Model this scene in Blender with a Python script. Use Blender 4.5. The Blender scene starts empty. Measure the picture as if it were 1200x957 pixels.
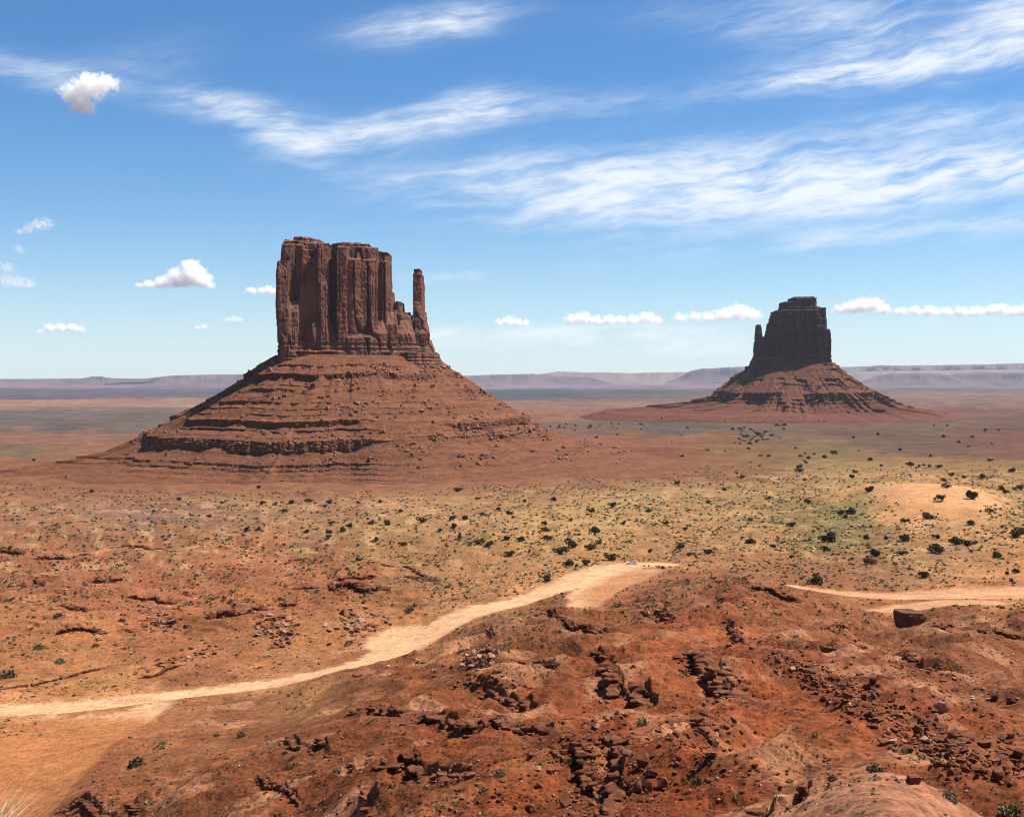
import bpy, bmesh, math, random
import numpy as np
from mathutils import Vector, Matrix

random.seed(7)
RNG = np.random.default_rng(11)
scene = bpy.context.scene
col = scene.collection
R = math.radians

# ------------------------------------------------------------------ camera
F = 1448.0                      # focal length in pixels of the 1200 px wide photograph
CU, CV, HORIZON = 600.0, 478.5, 441.0
PITCH = math.atan((CV - HORIZON) / F)
cam = bpy.data.cameras.new('camera')
cam.sensor_width = 36.0
cam.lens = 36.0 * F / 1200.0
cam.clip_start = 0.5
cam.clip_end = 200000.0
cam_o = bpy.data.objects.new('camera', cam)
cam_o.rotation_euler = (math.pi / 2 - PITCH, 0, 0)
col.objects.link(cam_o)
scene.camera = cam_o

# ------------------------------------------------------------------ sun, exposure
SUN_AZ, SUN_EL = R(76), R(60)          # azimuth clockwise from the view direction (+Y)
sd = Vector((math.sin(SUN_AZ) * math.cos(SUN_EL), math.cos(SUN_AZ) * math.cos(SUN_EL), math.sin(SUN_EL)))
sun = bpy.data.lights.new('sun', 'SUN')
sun.energy = 5.0
sun.angle = R(0.53)
sun.color = (1.0, 0.94, 0.84)
sun_o = bpy.data.objects.new('sun', sun)
sun_o.rotation_euler = (-sd).to_track_quat('-Z', 'Y').to_euler()
col.objects.link(sun_o)
scene.view_settings.view_transform = 'Standard'
scene.view_settings.look = 'None'
scene.view_settings.gamma = 1.0
scene.view_settings.exposure = 0.84
scene.view_settings.use_curve_mapping = False
scene.cycles.use_denoising = True
scene.cycles.filter_width = 1.0
scene.cycles.volume_bounces = 16
scene.cycles.max_bounces = 16
scene.cycles.diffuse_bounces = 3
scene.cycles.transparent_max_bounces = 8

# ------------------------------------------------------------------ pixel <-> world
CP, SP = math.cos(PITCH), math.sin(PITCH)
def ray(u, v):
    """direction through a pixel of the photograph, scaled so that y = 1"""
    a = (np.asarray(u, float) - CU) / F
    b = -(np.asarray(v, float) - CV) / F
    y = CP + b * SP
    z = -SP + b * CP
    return a / y, z / y
def px(u, v, d):
    a, z = ray(u, v)
    return np.array([a * d, d, z * d])
def proj(x, y, z):
    """world -> pixel"""
    yy = np.maximum(y, 1e-3)
    f = CP * yy - SP * z
    b = (SP * yy + CP * z) / f
    return CU + F * x / f, CV - F * b
def azel(u, v):
    a, z = ray(u, v)
    return math.atan2(a, 1.0), math.atan2(z, math.hypot(a, 1.0))

# ------------------------------------------------------------------ node helper
class NT:
    def __init__(s, tree): s.t = tree; s.n = tree.nodes; s.l = tree.links
    def node(s, typ, **kw):
        nd = s.n.new(typ)
        for k, v in kw.items(): setattr(nd, k, v)
        return nd
    def put(s, sock, v):
        if isinstance(v, bpy.types.NodeSocket): s.l.new(v, sock)
        elif v is not None: sock.default_value = v
    def m(s, op, a=None, b=None, c=None, clamp=False):
        nd = s.n.new('ShaderNodeMath'); nd.operation = op; nd.use_clamp = clamp
        for i, v in enumerate((a, b, c)):
            if v is not None: s.put(nd.inputs[i], v)
        return nd.outputs[0]
    def vm(s, op, a=None, b=None, out=0):
        nd = s.n.new('ShaderNodeVectorMath'); nd.operation = op
        for i, v in enumerate((a, b)):
            if v is not None: s.put(nd.inputs[i], v)
        return nd.outputs[out]
    def xyz(s, x, y, z):
        nd = s.n.new('ShaderNodeCombineXYZ')
        for i, v in enumerate((x, y, z)): s.put(nd.inputs[i], v)
        return nd.outputs[0]
    def noise(s, vec, scale, detail=4, rough=0.55, dist=0.0, out=0):
        nd = s.n.new('ShaderNodeTexNoise')
        s.put(nd.inputs['Vector'], vec)
        nd.inputs['Scale'].default_value = scale; nd.inputs['Detail'].default_value = detail
        nd.inputs['Roughness'].default_value = rough; nd.inputs['Distortion'].default_value = dist
        return nd.outputs[out]
    def ss(s, x, lo, hi, a=0.0, b=1.0):
        nd = s.n.new('ShaderNodeMapRange'); nd.interpolation_type = 'SMOOTHSTEP'
        s.put(nd.inputs['Value'], x)
        nd.inputs['From Min'].default_value = lo; nd.inputs['From Max'].default_value = hi
        nd.inputs['To Min'].default_value = a; nd.inputs['To Max'].default_value = b
        return nd.outputs[0]
    def mix(s, fac, a, b, typ='MIX'):
        nd = s.n.new('ShaderNodeMix'); nd.data_type = 'RGBA'; nd.blend_type = typ
        s.put(nd.inputs[0], fac); s.put(nd.inputs[6], a); s.put(nd.inputs[7], b)
        return nd.outputs[2]

def lin(c):
    c = np.asarray(c, float) / 255.0
    return np.where(c <= 0.04045, c / 12.92, ((c + 0.055) / 1.055) ** 2.4)

# ------------------------------------------------------------------ sky with high cirrus
world = bpy.data.worlds.new('World')
scene.world = world
world.use_nodes = True
world.node_tree.nodes.clear()
W = NT(world.node_tree)
sky = W.node('ShaderNodeTexSky', sky_type='NISHITA')
sky.sun_disc = False
sky.sun_elevation = SUN_EL
sky.sun_rotation = SUN_AZ
sky.altitude = 1700.0
sky.air_density = 1.0
sky.dust_density = 0.55
sky.ozone_density = 2.2
gen = W.node('ShaderNodeTexCoord').outputs['Generated']
sp = W.node('ShaderNodeSeparateXYZ'); W.l.new(gen, sp.inputs[0])
az = W.m('ARCTAN2', sp.outputs[0], sp.outputs[1])
el = W.m('ARCSINE', sp.outputs[2])
AZ = W.m('MULTIPLY', az, 10.0)           # 1 unit = 0.1 rad
EL = W.m('MULTIPLY', el, 10.0)
# streaks of ice cloud: every entry is a stretch of sky (azimuth, elevation, half length, half width, tilt, amount)
CIRRUS = [  # u, v, half length px, half width px, tilt deg (+ = rising to the right), amount
    (505, 28, 105, 24, 8, 1.00), (1010, 22, 250, 32, -3, .75), (1080, 74, 190, 26, 3, 1.2), (950, 92, 110, 15, 5, .55),
    (480, 146, 150, 23, 11, 1.0), (275, 128, 110, 24, -6, .72), (330, 158, 110, 26, -22, .5), (720, 124, 110, 20, 4, .5),
    (560, 118, 60, 22, 10, .5),
    (900, 195, 380, 38, 3, .85), (1110, 206, 240, 24, 4, 1.05), (700, 218, 230, 40, 3, .6), (900, 245, 420, 30, 2, .5),
    (30, 82, 80, 20, -6, .55), (180, 65, 110, 32, 14, .28), (520, 325, 45, 11, 2, .55), (1150, 130, 140, 16, 2, .5),
    (850, 300, 500, 34, 2, .36), (1190, 15, 40, 30, -30, .6), (820, 335, 100, 5, 4, .3), (560, 195, 120, 14, 10, .3),
    (620, 398, 170, 24, 0, 1.1), (830, 402, 130, 26, -4, 1.0), (1090, 378, 150, 9, 0, .6), (300, 395, 260, 12, 2, .3), (1100, 270, 200, 12, 3, .5),
]
acc = None
for (u, v, hl, hw, tilt, amt) in CIRRUS:
    a0, e0 = azel(u, v)
    c, s_ = math.cos(R(tilt)), math.sin(R(tilt))
    dx = W.m('SUBTRACT', AZ, a0 * 10); dy = W.m('SUBTRACT', EL, e0 * 10)
    p = W.m('DIVIDE', W.m('ADD', W.m('MULTIPLY', dx, c), W.m('MULTIPLY', dy, s_)), hl / F * 10)
    q = W.m('DIVIDE', W.m('SUBTRACT', W.m('MULTIPLY', dy, c), W.m('MULTIPLY', dx, s_)), hw / F * 10)
    r2 = W.m('ADD', W.m('MULTIPLY', p, p), W.m('MULTIPLY', q, q))
    g = W.m('MULTIPLY', W.m('EXPONENT', W.m('MULTIPLY', r2, -1.1)), amt)
    acc = g if acc is None else W.m('ADD', acc, g)
t_ = R(7)
sx = W.m('ADD', W.m('MULTIPLY', AZ, math.cos(t_)), W.m('MULTIPLY', EL, math.sin(t_)))
sy = W.m('SUBTRACT', W.m('MULTIPLY', EL, math.cos(t_)), W.m('MULTIPLY', AZ, math.sin(t_)))
warp = W.noise(W.xyz(sx, sy, 0.0), 1.1, 3, 0.5)
sy2 = W.m('ADD', sy, W.m('MULTIPLY', W.m('SUBTRACT', warp, 0.5), 0.28))
n_big = W.noise(W.xyz(W.m('MULTIPLY', sx, 0.6), W.m('MULTIPLY', sy2, 1.7), 3.1), 1.4, 5, 0.52)
n_fib = W.noise(W.xyz(W.m('MULTIPLY', sx, 0.9), W.m('MULTIPLY', sy2, 5.0), 7.7), 2.3, 7, 0.60, 0.1)
n_puf = W.noise(W.xyz(W.m('MULTIPLY', sx, 1.0), W.m('MULTIPLY', sy2, 1.6), 1.7), 4.0, 6, 0.62)
tex = W.m('ADD', W.m('MULTIPLY', W.ss(n_big, 0.20, 0.78), 0.78), W.m('MULTIPLY', W.m('MULTIPLY', W.ss(n_fib, 0.25, 0.75), W.ss(n_puf, -0.3, 0.75)), 1.05))
ci = W.m('MULTIPLY', acc, tex)
ci = W.ss(ci, 0.02, 1.75, 0.0, 0.90)
veil = W.ss(el, 0.0, 0.14, 0.16, 0.0)          # thin milky air low in the sky
ci = W.m('MAXIMUM', ci, veil)
tcol = W.mix(W.ss(el, 0.0, 0.27), (0.84, 0.98, 1.06, 1), (0.50, 0.85, 1.10, 1))
tint = W.mix(1.0, sky.outputs[0], tcol, 'MULTIPLY')
skyc = W.mix(ci, tint, (7.6, 8.05, 8.6, 1))
bg = W.node('ShaderNodeBackground')
SKY_STRENGTH = 0.070
bg.inputs['Strength'].default_value = SKY_STRENGTH
W.l.new(skyc, bg.inputs['Color'])
wo = W.node('ShaderNodeOutputWorld')
W.l.new(bg.outputs[0], wo.inputs['Surface'])

# ------------------------------------------------------------------ numpy noise
PERM = RNG.permutation(4096)
GA = RNG.uniform(0, 2 * np.pi, 4096)
GX, GY = np.cos(GA), np.sin(GA)
def n2(x, y, seed=0):
    """gradient noise, about -1..1"""
    x = np.asarray(x, float) + seed * 17.13; y = np.asarray(y, float) - seed * 9.71
    xi = np.floor(x).astype(np.int64); yi = np.floor(y).astype(np.int64)
    fx = x - xi; fy = y - yi
    ux = fx * fx * fx * (fx * (fx * 6 - 15) + 10); uy = fy * fy * fy * (fy * (fy * 6 - 15) + 10)
    def g(ix, iy, dx, dy):
        h = PERM[(PERM[ix & 4095] + iy) & 4095]
        return GX[h] * dx + GY[h] * dy
    a = g(xi, yi, fx, fy); b = g(xi + 1, yi, fx - 1, fy)
    c = g(xi, yi + 1, fx, fy - 1); d = g(xi + 1, yi + 1, fx - 1, fy - 1)
    return 1.5 * ((a + (b - a) * ux) * (1 - uy) + (c + (d - c) * ux) * uy)
def fbm(x, y, oct=4, seed=0, gain=0.5):
    t, a, f = 0, 1.0, 1.0
    for i in range(oct):
        t = t + a * n2(x * f, y * f, seed + i); a *= gain; f *= 2.03
    return t
V3 = RNG.uniform(-1, 1, 4096)
def n3(x, y, z, seed=0):
    x = x + seed * 31.7; y = y + seed * 11.3; z = z - seed * 7.9
    xi = np.floor(x).astype(np.int64); yi = np.floor(y).astype(np.int64); zi = np.floor(z).astype(np.int64)
    f = [x - xi, y - yi, z - zi]
    w = [t * t * (3 - 2 * t) for t in f]
    r = 0
    for i in (0, 1):
        for j in (0, 1):
            for k in (0, 1):
                h = V3[PERM[(PERM[(PERM[(xi + i) & 4095] + yi + j) & 4095] + zi + k) & 4095]]
                r = r + h * (w[0] if i else 1 - w[0]) * (w[1] if j else 1 - w[1]) * (w[2] if k else 1 - w[2])
    return r
def sstep(x, a, b):
    t = np.clip((x - a) / (b - a), 0, 1); return t * t * (3 - 2 * t)

# ------------------------------------------------------------------ mesh helpers
def mesh_np(name, V, faces, smooth=False):
    """V (n,3); faces list of int arrays (m,k)"""
    me = bpy.data.meshes.new(name)
    V = np.ascontiguousarray(V, np.float32)
    me.vertices.add(len(V)); me.vertices.foreach_set('co', V.ravel())
    tot = sum(f.size for f in faces); npoly = sum(len(f) for f in faces)
    me.loops.add(tot); me.polygons.add(npoly)
    me.loops.foreach_set('vertex_index', np.concatenate([f.ravel() for f in faces]).astype(np.int32))
    lt = np.concatenate([np.full(len(f), f.shape[1]) for f in faces])
    me.polygons.foreach_set('loop_start', np.concatenate([[0], np.cumsum(lt)[:-1]]).astype(np.int32))
    me.polygons.foreach_set('use_smooth', np.full(npoly, smooth))
    me.update(calc_edges=True)
    return me
def set_col(me, C, name='tone', al=None):
    at = me.attributes.new(name, 'FLOAT_COLOR', 'POINT')
    at.data.foreach_set('color', np.concatenate([C, np.ones((len(C), 1)) if al is None else al[:, None]], 1).astype(np.float32).ravel())
def link(name, me, mat=None, parent=None, loc=None):
    o = bpy.data.objects.new(name, me); col.objects.link(o)
    if mat is not None and len(me.materials) == 0: me.materials.append(mat)
    if parent is not None: o.parent = parent
    if loc is not None: o.location = loc
    return o
def tag(o, label=None, cat=None, group=None, kind=None):
    if label: o['label'] = label
    if cat: o['category'] = cat
    if group: o['group'] = group
    if kind: o['kind'] = kind
    return o
def empty(name, loc=(0, 0, 0), rz=0.0):
    o = bpy.data.objects.new(name, None); col.objects.link(o)
    o.location = loc; o.rotation_euler = (0, 0, rz); o.empty_display_size = 0.5
    return o

# ------------------------------------------------------------------ terrain
# photograph pixel -> distance of the ground seen there
CTRL = [(0,957,215),(0,830,300),(0,760,375),(0,690,490),(0,640,610),(0,600,830),(0,575,1130),(0,545,1560),
 (-250,957,215),(-250,830,300),(-250,690,490),(-250,600,800),(-250,550,1500),
 (60,957,205),(130,900,232),(100,930,205),(200,957,165),(215,830,292),(215,790,340),(200,740,400),(200,690,490),(200,640,610),(200,600,830),(200,572,1160),
 (300,870,236),(300,957,142),(330,815,300),(400,957,118),(400,850,214),(400,795,306),(400,775,345),(400,720,425),(400,660,560),(400,600,830),(400,569,1190),
 (500,957,98),(500,850,196),(500,785,285),(490,745,392),(540,715,425),(600,957,84),(600,850,182),(600,760,285),(640,722,338),(610,710,436),(660,690,466),(600,640,610),(600,600,820),(600,562,1230),
 (700,957,76),(720,850,168),(700,760,265),(720,735,320),(720,705,425),(740,660,528),(740,630,640),(740,590,880),(780,660,525),
 (800,957,69),(800,850,155),(800,780,225),(830,715,325),(850,684,385),(790,690,415),(860,668,500),(850,640,605),(850,590,900),
 (930,957,60),(920,860,138),(900,760,248),(930,705,370),(940,690,455),(950,650,575),(930,600,860),(900,540,1650),
 (1020,922,62),(1020,957,50),(1020,890,92),(1000,850,142),(1000,780,232),(1010,740,310),(1060,735,345),(1060,702,425),(1000,660,545),(1000,600,850),
 (1110,957,56),(1100,880,112),(1110,800,216),(1100,740,310),(1120,712,372),(1150,698,428),(1100,650,560),(1090,600,780),(1090,570,980),(1080,540,1550),
 (1200,957,66),(1200,890,120),(1200,820,200),(1200,750,295),(1200,715,372),(1200,692,440),(1200,640,570),(1200,600,780),(1200,560,1100),(1200,530,1800),
 (0,1012,185),(200,1015,132),(400,1015,94),(500,1015,79),(600,1015,69),(700,1015,62),(800,1015,57),(930,1012,51),(1020,1012,45),(1200,1012,56),(600,1150,47),(300,1150,60),(0,1150,95),(-250,1150,95),(900,1150,42),(1200,1150,44),
 (1450,957,66),(1450,850,165),(1450,750,290),(1450,690,440),(1450,600,780),(1450,540,1600),
 (0,505,2750),(300,505,2750),(600,505,2750),(900,507,2700),(1200,504,2700),(-250,505,2750),(1450,505,2700),(600,530,1850),(300,535,1750)]
_c = np.array(CTRL, float)
_p = np.stack([px(u, v, d) for u, v, d in _c])
_cr = np.hypot(_p[:, 0], _p[:, 1]); _cph = np.arctan2(_p[:, 0], _p[:, 1])
def _feat(ph, r): return np.stack([np.clip(ph, -.62, .62) * 3.2, np.log(r) * 1.25], -1)
_X = _feat(_cph, _cr); _Y = _p[:, 2] / _cr
def _kern(d2): return np.where(d2 > 1e-12, 0.5 * d2 * np.log(np.maximum(d2, 1e-12)), 0.0)
_N = len(_X)
_A = np.zeros((_N + 3, _N + 3))
_d2 = ((_X[:, None] - _X[None]) ** 2).sum(-1)
_A[:_N, :_N] = _kern(_d2) + np.eye(_N) * 2e-4
_A[:_N, _N:] = np.c_[np.ones(_N), _X]; _A[_N:, :_N] = _A[:_N, _N:].T
_w = np.linalg.solve(_A, np.r_[_Y, 0, 0, 0])
PLAIN = -125.0
def base_z(x, y):
    x = np.asarray(x, float); y = np.asarray(y, float)
    sh = x.shape; x = x.ravel(); y = y.ravel()
    r = np.maximum(np.hypot(x, y), 0.5); ph = np.arctan2(x, y)
    out = np.empty_like(r)
    for i in range(0, len(r), 60000):
        rr = np.clip(r[i:i + 60000], 46, 3200)
        X = _feat(ph[i:i + 60000], rr)
        k = np.zeros(len(rr))
        for j in range(_N):
            d = (X[:, 0] - _X[j, 0]) ** 2 + (X[:, 1] - _X[j, 1]) ** 2
            k += _w[j] * _kern(d)
        out[i:i + 60000] = k + _w[_N] + X @ _w[_N + 1:]
    z = out * np.clip(r, 46, 3200)
    z = z * (1 - sstep(r, 1900, 3000)) + PLAIN * sstep(r, 1900, 3000)
    # the overlook the photographer stands on: a rim that drops away under the frame
    rim = 4.2 + 0.8 * sstep(-ph, 0.30, 0.37)
    zn = np.where(r < rim, -1.72, -1.72 - (r - rim) * 0.62)
    zn = np.maximum(zn, z - 3.0)
    z = np.where(r < 46, zn * (1 - sstep(r, 26, 46)) + z * sstep(r, 26, 46), z)
    return z.reshape(sh)

def pline(pts, zoff=0):
    return np.array(pts, float)

def hit(u, v, fn):
    """ground point seen at a pixel"""
    u = np.atleast_1d(np.asarray(u, float)); v = np.atleast_1d(np.asarray(v, float))
    a, zz = ray(u, v)
    d = np.exp(np.linspace(math.log(44), math.log(12000), 420))
    X = a[:, None] * d; Y = np.broadcast_to(d, X.shape)
    below = zz[:, None] * d < fn(X, Y)
    i = np.argmax(below, 1); i = np.where(below.any(1), np.maximum(i, 1), len(d) - 1)
    lo, hi = d[i - 1], d[i]
    for _ in range(14):
        mid = (lo + hi) / 2
        b = zz * mid < fn(a * mid, mid)
        hi = np.where(b, mid, hi); lo = np.where(b, lo, mid)
    return np.stack([a * hi, hi], -1)

# dirt road: pixel polylines with width in metres, laid on the base terrain
ROADS = [
 ([(-160,834),(0,832),(120,826),(240,808),(330,798),(400,785),(450,770),(490,748),(540,721),(600,705),(650,691),(690,675),(722,662),(750,659),(790,661)],
  [13,13,13,12,12,12,15,20,15,14,15,20,24,20,9]),
 ([(455,762),(462,742),(500,735)], [10,22,16]),
 ([(755,667),(722,680),(696,692),(686,703),(683,717)], [16,24,20,12,9]),
 ([(925,685),(960,690),(1010,697),(1060,698),(1110,697),(1150,694),(1200,692),(1300,690)], [8,12,15,24,42,40,28,20]),
 ([(1022,716),(1060,711),(1100,708),(1140,704)], [6,16,34,26]),
]
LOT = [(-120,842),(60,838),(130,836),(212,816),(182,842),(135,870),(104,900),(78,935),(56,957),(40,985),(-120,985)]
def road_world():
    out = []
    for pts, wd in ROADS:
        P = np.array(pts, float); h = hit(P[:, 0], P[:, 1], base_z)
        # resample smoothly
        t = np.r_[0, np.cumsum(np.hypot(*np.diff(h, axis=0).T))]
        tt = np.linspace(0, t[-1], max(6, int(t[-1] / 9)))
        xs = np.interp(tt, t, h[:, 0]); ys = np.interp(tt, t, h[:, 1]); ws = np.interp(tt, t, wd)
        k = np.array([1, 2, 3, 2, 1.]) / 9
        sm = lambda q: np.convolve(np.r_[q[0], q[0], q, q[-1], q[-1]], k, 'valid')
        out.append((np.c_[sm(xs), sm(ys)], sm(ws)))
    return out
ROADW = road_world()
LOTW = hit(*np.array(LOT, float).T, base_z)
def seg_dist(x, y, P, Wd=None):
    best = np.full(x.shape, 1e9); bw = np.zeros(x.shape)
    for i in range(len(P) - 1):
        ax, ay = P[i]; bx, by = P[i + 1]
        dx, dy = bx - ax, by - ay
        t = np.clip(((x - ax) * dx + (y - ay) * dy) / (dx * dx + dy * dy + 1e-9), 0, 1)
        d = np.hypot(x - ax - t * dx, y - ay - t * dy)
        w = Wd[i] + (Wd[i + 1] - Wd[i]) * t if Wd is not None else 0
        d2 = d - (w / 2 if Wd is not None else 0)
        k = d2 < best
        best = np.where(k, d2, best)
    return best
def poly_in(x, y, P):
    ins = np.zeros(x.shape, bool)
    n = len(P)
    for i in range(n):
        x1, y1 = P[i]; x2, y2 = P[(i + 1) % n]
        c = ((y1 > y) != (y2 > y)) & (x < (x2 - x1) * (y - y1) / (y2 - y1 + 1e-12) + x1)
        ins ^= c
    return ins
def road_sd(x, y):
    """signed distance to the edge of the dirt surface, negative on it"""
    best = np.full(np.shape(x), 60.0)
    x = np.asarray(x, float); y = np.asarray(y, float)
    near = (np.hypot(x, y) > 120) & (np.hypot(x, y) < 800)
    if not near.any(): return best
    xs, ys = x[near], y[near]
    b = np.full(xs.shape, 60.0)
    for P, Wd in ROADW:
        b = np.minimum(b, seg_dist(xs, ys, P, Wd))
    d = seg_dist(xs, ys, np.r_[LOTW, LOTW[:1]])
    b = np.minimum(b, np.where(poly_in(xs, ys, LOTW), -d, d))
    best[near] = b
    return best

# rock ledges: foot line in pixels, height in metres, which way the face looks
LEDGES = [
 ('low', [(333,871),(346,879),(358,884),(364,891),(385,892),(413,888)], 1.5, 'C'),
 ('low', [(405,898),(420,905),(440,910),(456,913)], 0.8, 'C'),
 ('dark', [(392,848),(412,846),(432,848),(441,843),(456,847),(469,847),(480,849),(489,845)], 2.1, 'C'),
 ('dark', [(474,866),(490,860),(506,859),(526,863),(546,873),(557,876)], 2.3, 'C'),
 ('dark', [(558,875),(580,870),(600,874),(621,872),(640,876),(651,881)], 2.0, 'C'),
 ('dark', [(463,915),(480,908),(492,910),(511,917),(531,921),(556,925)], 1.9, 'C'),
 ('dark', [(530,808),(546,808),(560,813),(586,813),(596,821),(611,825),(632,835)], 2.2, 'C'),
 ('crest', [(634,722),(645,725),(655,731),(670,738),(686,738),(701,743),(726,748)], 1.5, 'C'),
 ('dark', [(698,775),(707,777),(718,775)], 1.8, 'C'),
 ('dark', [(706,790),(712,797),(726,810),(742,815),(750,826),(760,838),(767,843)], 3.4, 'L'),
 ('dark', [(803,776),(815,778),(827,787),(834,797),(838,808),(850,815),(868,817)], 3.0, 'L'),
 ('dark', [(796,880),(812,876),(826,880),(838,889)], 1.4, 'C'),
 ('dark', [(720,885),(727,898),(726,915),(722,930)], 1.6, 'L'),
 ('dark', [(893,962),(903,951),(914,946)], 1.5, 'L'),
 ('dark', [(938,952),(943,942),(952,938)], 0.8, 'L'),
 ('dark', [(417,950),(428,957),(440,964)], 1.6, 'L'),
 ('low', [(72,946),(96,945),(122,951),(162,958)], 1.6, 'C'),
 ('mid', [(243,731),(266,729),(286,725),(312,719)], 3.2, 'C'),
 ('mid', [(-30,706),(0,703),(20,697),(40,693),(60,680)], 4.6, 'C'),
 ('mid', [(387,697),(410,696),(430,700),(456,694)], 3.6, 'C'),
 ('mid', [(394,681),(420,682),(440,679)], 2.2, 'C'),
 ('mid', [(44,656),(60,657),(78,656)], 3.2, 'C'),
 ('mid', [(106,680),(125,679),(142,677)], 2.8, 'C'),
 ('low', [(0,806),(40,798),(70,790),(100,782),(126,772)], 1.0, 'C'),
 ('low', [(163,790),(180,786),(196,779),(212,776)], 1.3, 'C'),
 ('low', [(400,668),(430,664),(470,668),(520,682),(560,684)], 1.3, 'C'),
 ('low', [(300,662),(330,654),(360,650)], 1.6, 'C'),
 ('low', [(964,750),(985,747),(1004,747)], 1.6, 'C'),
 ('dark', [(955,768),(968,765),(985,770),(1010,768)], 1.5, 'L'),
 ('dark', [(1096,748),(1106,744),(1116,741)], 1.9, 'C'),
 ('dark', [(1150,748),(1166,750),(1186,754),(1205,752)], 1.7, 'C'),
 ('dark', [(875,690),(895,697),(915,704),(938,710)], 2.4, 'L'),
 ('dark', [(1190,866),(1196,880),(1204,890)], 2.4, 'L'),
 ('low', [(1105,838),(1120,842),(1140,850)], 0.6, 'C'),
 ('mid', [(60,745),(90,741),(120,743)], 2.0, 'C'),
 ('mid', [(150,700),(180,697),(205,699)], 2.2, 'C'),
 ('mid', [(330,690),(352,686),(372,688)], 2.4, 'C'),
 ('mid', [(-20,650),(8,648),(30,650)], 2.6, 'C'),
 ('mid', [(470,678),(495,676),(515,679)], 2.2, 'C'),
 ('mid', [(215,668),(245,664),(280,667)], 2.0, 'C'),
 ('mid', [(120,640),(165,637),(200,640)], 2.0, 'C'),
 ('mid', [(70,712),(95,709),(118,712)], 2.0, 'C'),
 ('mid', [(330,715),(352,712)], 2.0, 'C'),
 ('low', [(880,766),(905,776),(930,793),(958,804)], 1.3, 'L'),
 ('low', [(985,804),(1005,816),(1032,826)], 1.3, 'C'),
 ('low', [(1058,862),(1090,876),(1122,894)], 1.3, 'C'),
 ('low', [(298,928),(330,935),(356,940)], 1.1, 'C'),
 ('low', [(640,908),(668,907),(700,914)], 1.2, 'C'),
 ('low', [(590,790),(620,786),(655,790)], 1.1, 'C'),
 ('low', [(850,735),(868,745),(880,752)], 1.3, 'L'),
 ('low', [(1040,768),(1070,780),(1100,796)], 1.1, 'C'),
 ('low', [(560,745),(572,743),(581,746)], 1.2, 'C'),
]
def ledge_world():
    out = []
    for kind, pts, h, face in LEDGES:
        P = np.array(pts, float)
        q = hit(P[:, 0], P[:, 1], base_z)
        t = np.r_[0, np.cumsum(np.hypot(*np.diff(q, axis=0).T))]
        step = max(0.5, h * 0.45)
        tt = np.linspace(0, t[-1], max(4, int(t[-1] / step)))
        X = np.interp(tt, t, q[:, 0]); Y = np.interp(tt, t, q[:, 1])
        j = 0.35 * h
        X = X + n2(tt / (2.2 * h), tt * 0 + h, 3) * j; Y = Y + n2(tt / (2.2 * h), tt * 0 - h, 5) * j
        tan = np.gradient(np.c_[X, Y], axis=0); tan /= np.linalg.norm(tan, axis=1)[:, None] + 1e-9
        nr = np.c_[tan[:, 1], -tan[:, 0]]
        f = np.array([-0.35, -1.0]) if face == 'C' else np.array([-1.0, -0.35])
        sgn = np.sign((nr @ f).sum()) or 1
        nr = nr * sgn                                   # outward: out of the face
        s = tt / max(tt[-1], 1e-6)
        hh = h * np.clip(np.minimum(s, 1 - s) * 7, 0.25, 1) * (0.8 + 0.3 * n2(tt / (3 * h), tt * 0, 8))
        out.append(dict(kind=kind, P=np.c_[X, Y], n=nr, h=hh, H=h, t=tt))
    return out
LEDGES = [(k, p, h * 0.98, f) for k, p, h, f in LEDGES]
LEDW = ledge_world()
def ledge_dz(x, y):
    z = np.zeros(x.shape)
    for L in LEDW:
        P, H = L['P'], L['H']
        m = 11 * H
        sel = (x > P[:, 0].min() - m) & (x < P[:, 0].max() + m) & (y > P[:, 1].min() - m) & (y < P[:, 1].max() + m)
        if not sel.any(): continue
        xs, ys = x[sel], y[sel]
        best = np.full(xs.shape, 1e9); idx = np.zeros(xs.shape, int)
        for i in range(len(P)):
            d = (xs - P[i, 0]) ** 2 + (ys - P[i, 1]) ** 2
            k = d < best
            best = np.where(k, d, best); idx = np.where(k, i, idx)
        dx, dy = xs - P[idx, 0], ys - P[idx, 1]
        s = -(dx * L['n'][idx, 0] + dy * L['n'][idx, 1])       # positive behind the face
        side = np.abs(dx * L['n'][idx, 1] - dy * L['n'][idx, 0])
        endf = np.exp(-(np.maximum(side - H * .5, 0) / (1.2 * H)) ** 2)
        up = 0.8 * sstep(s, 0.18 * H, 0.5 * H) * np.exp(-np.maximum(s, 0) / (3.4 * H))
        dn = -0.42 * np.exp(-((s + 0.5 * H) / (1.1 * H)) ** 2) * (s < 0.1 * H)
        z[sel] += L['h'][idx] * (up + dn) * endf
    return z

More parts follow.
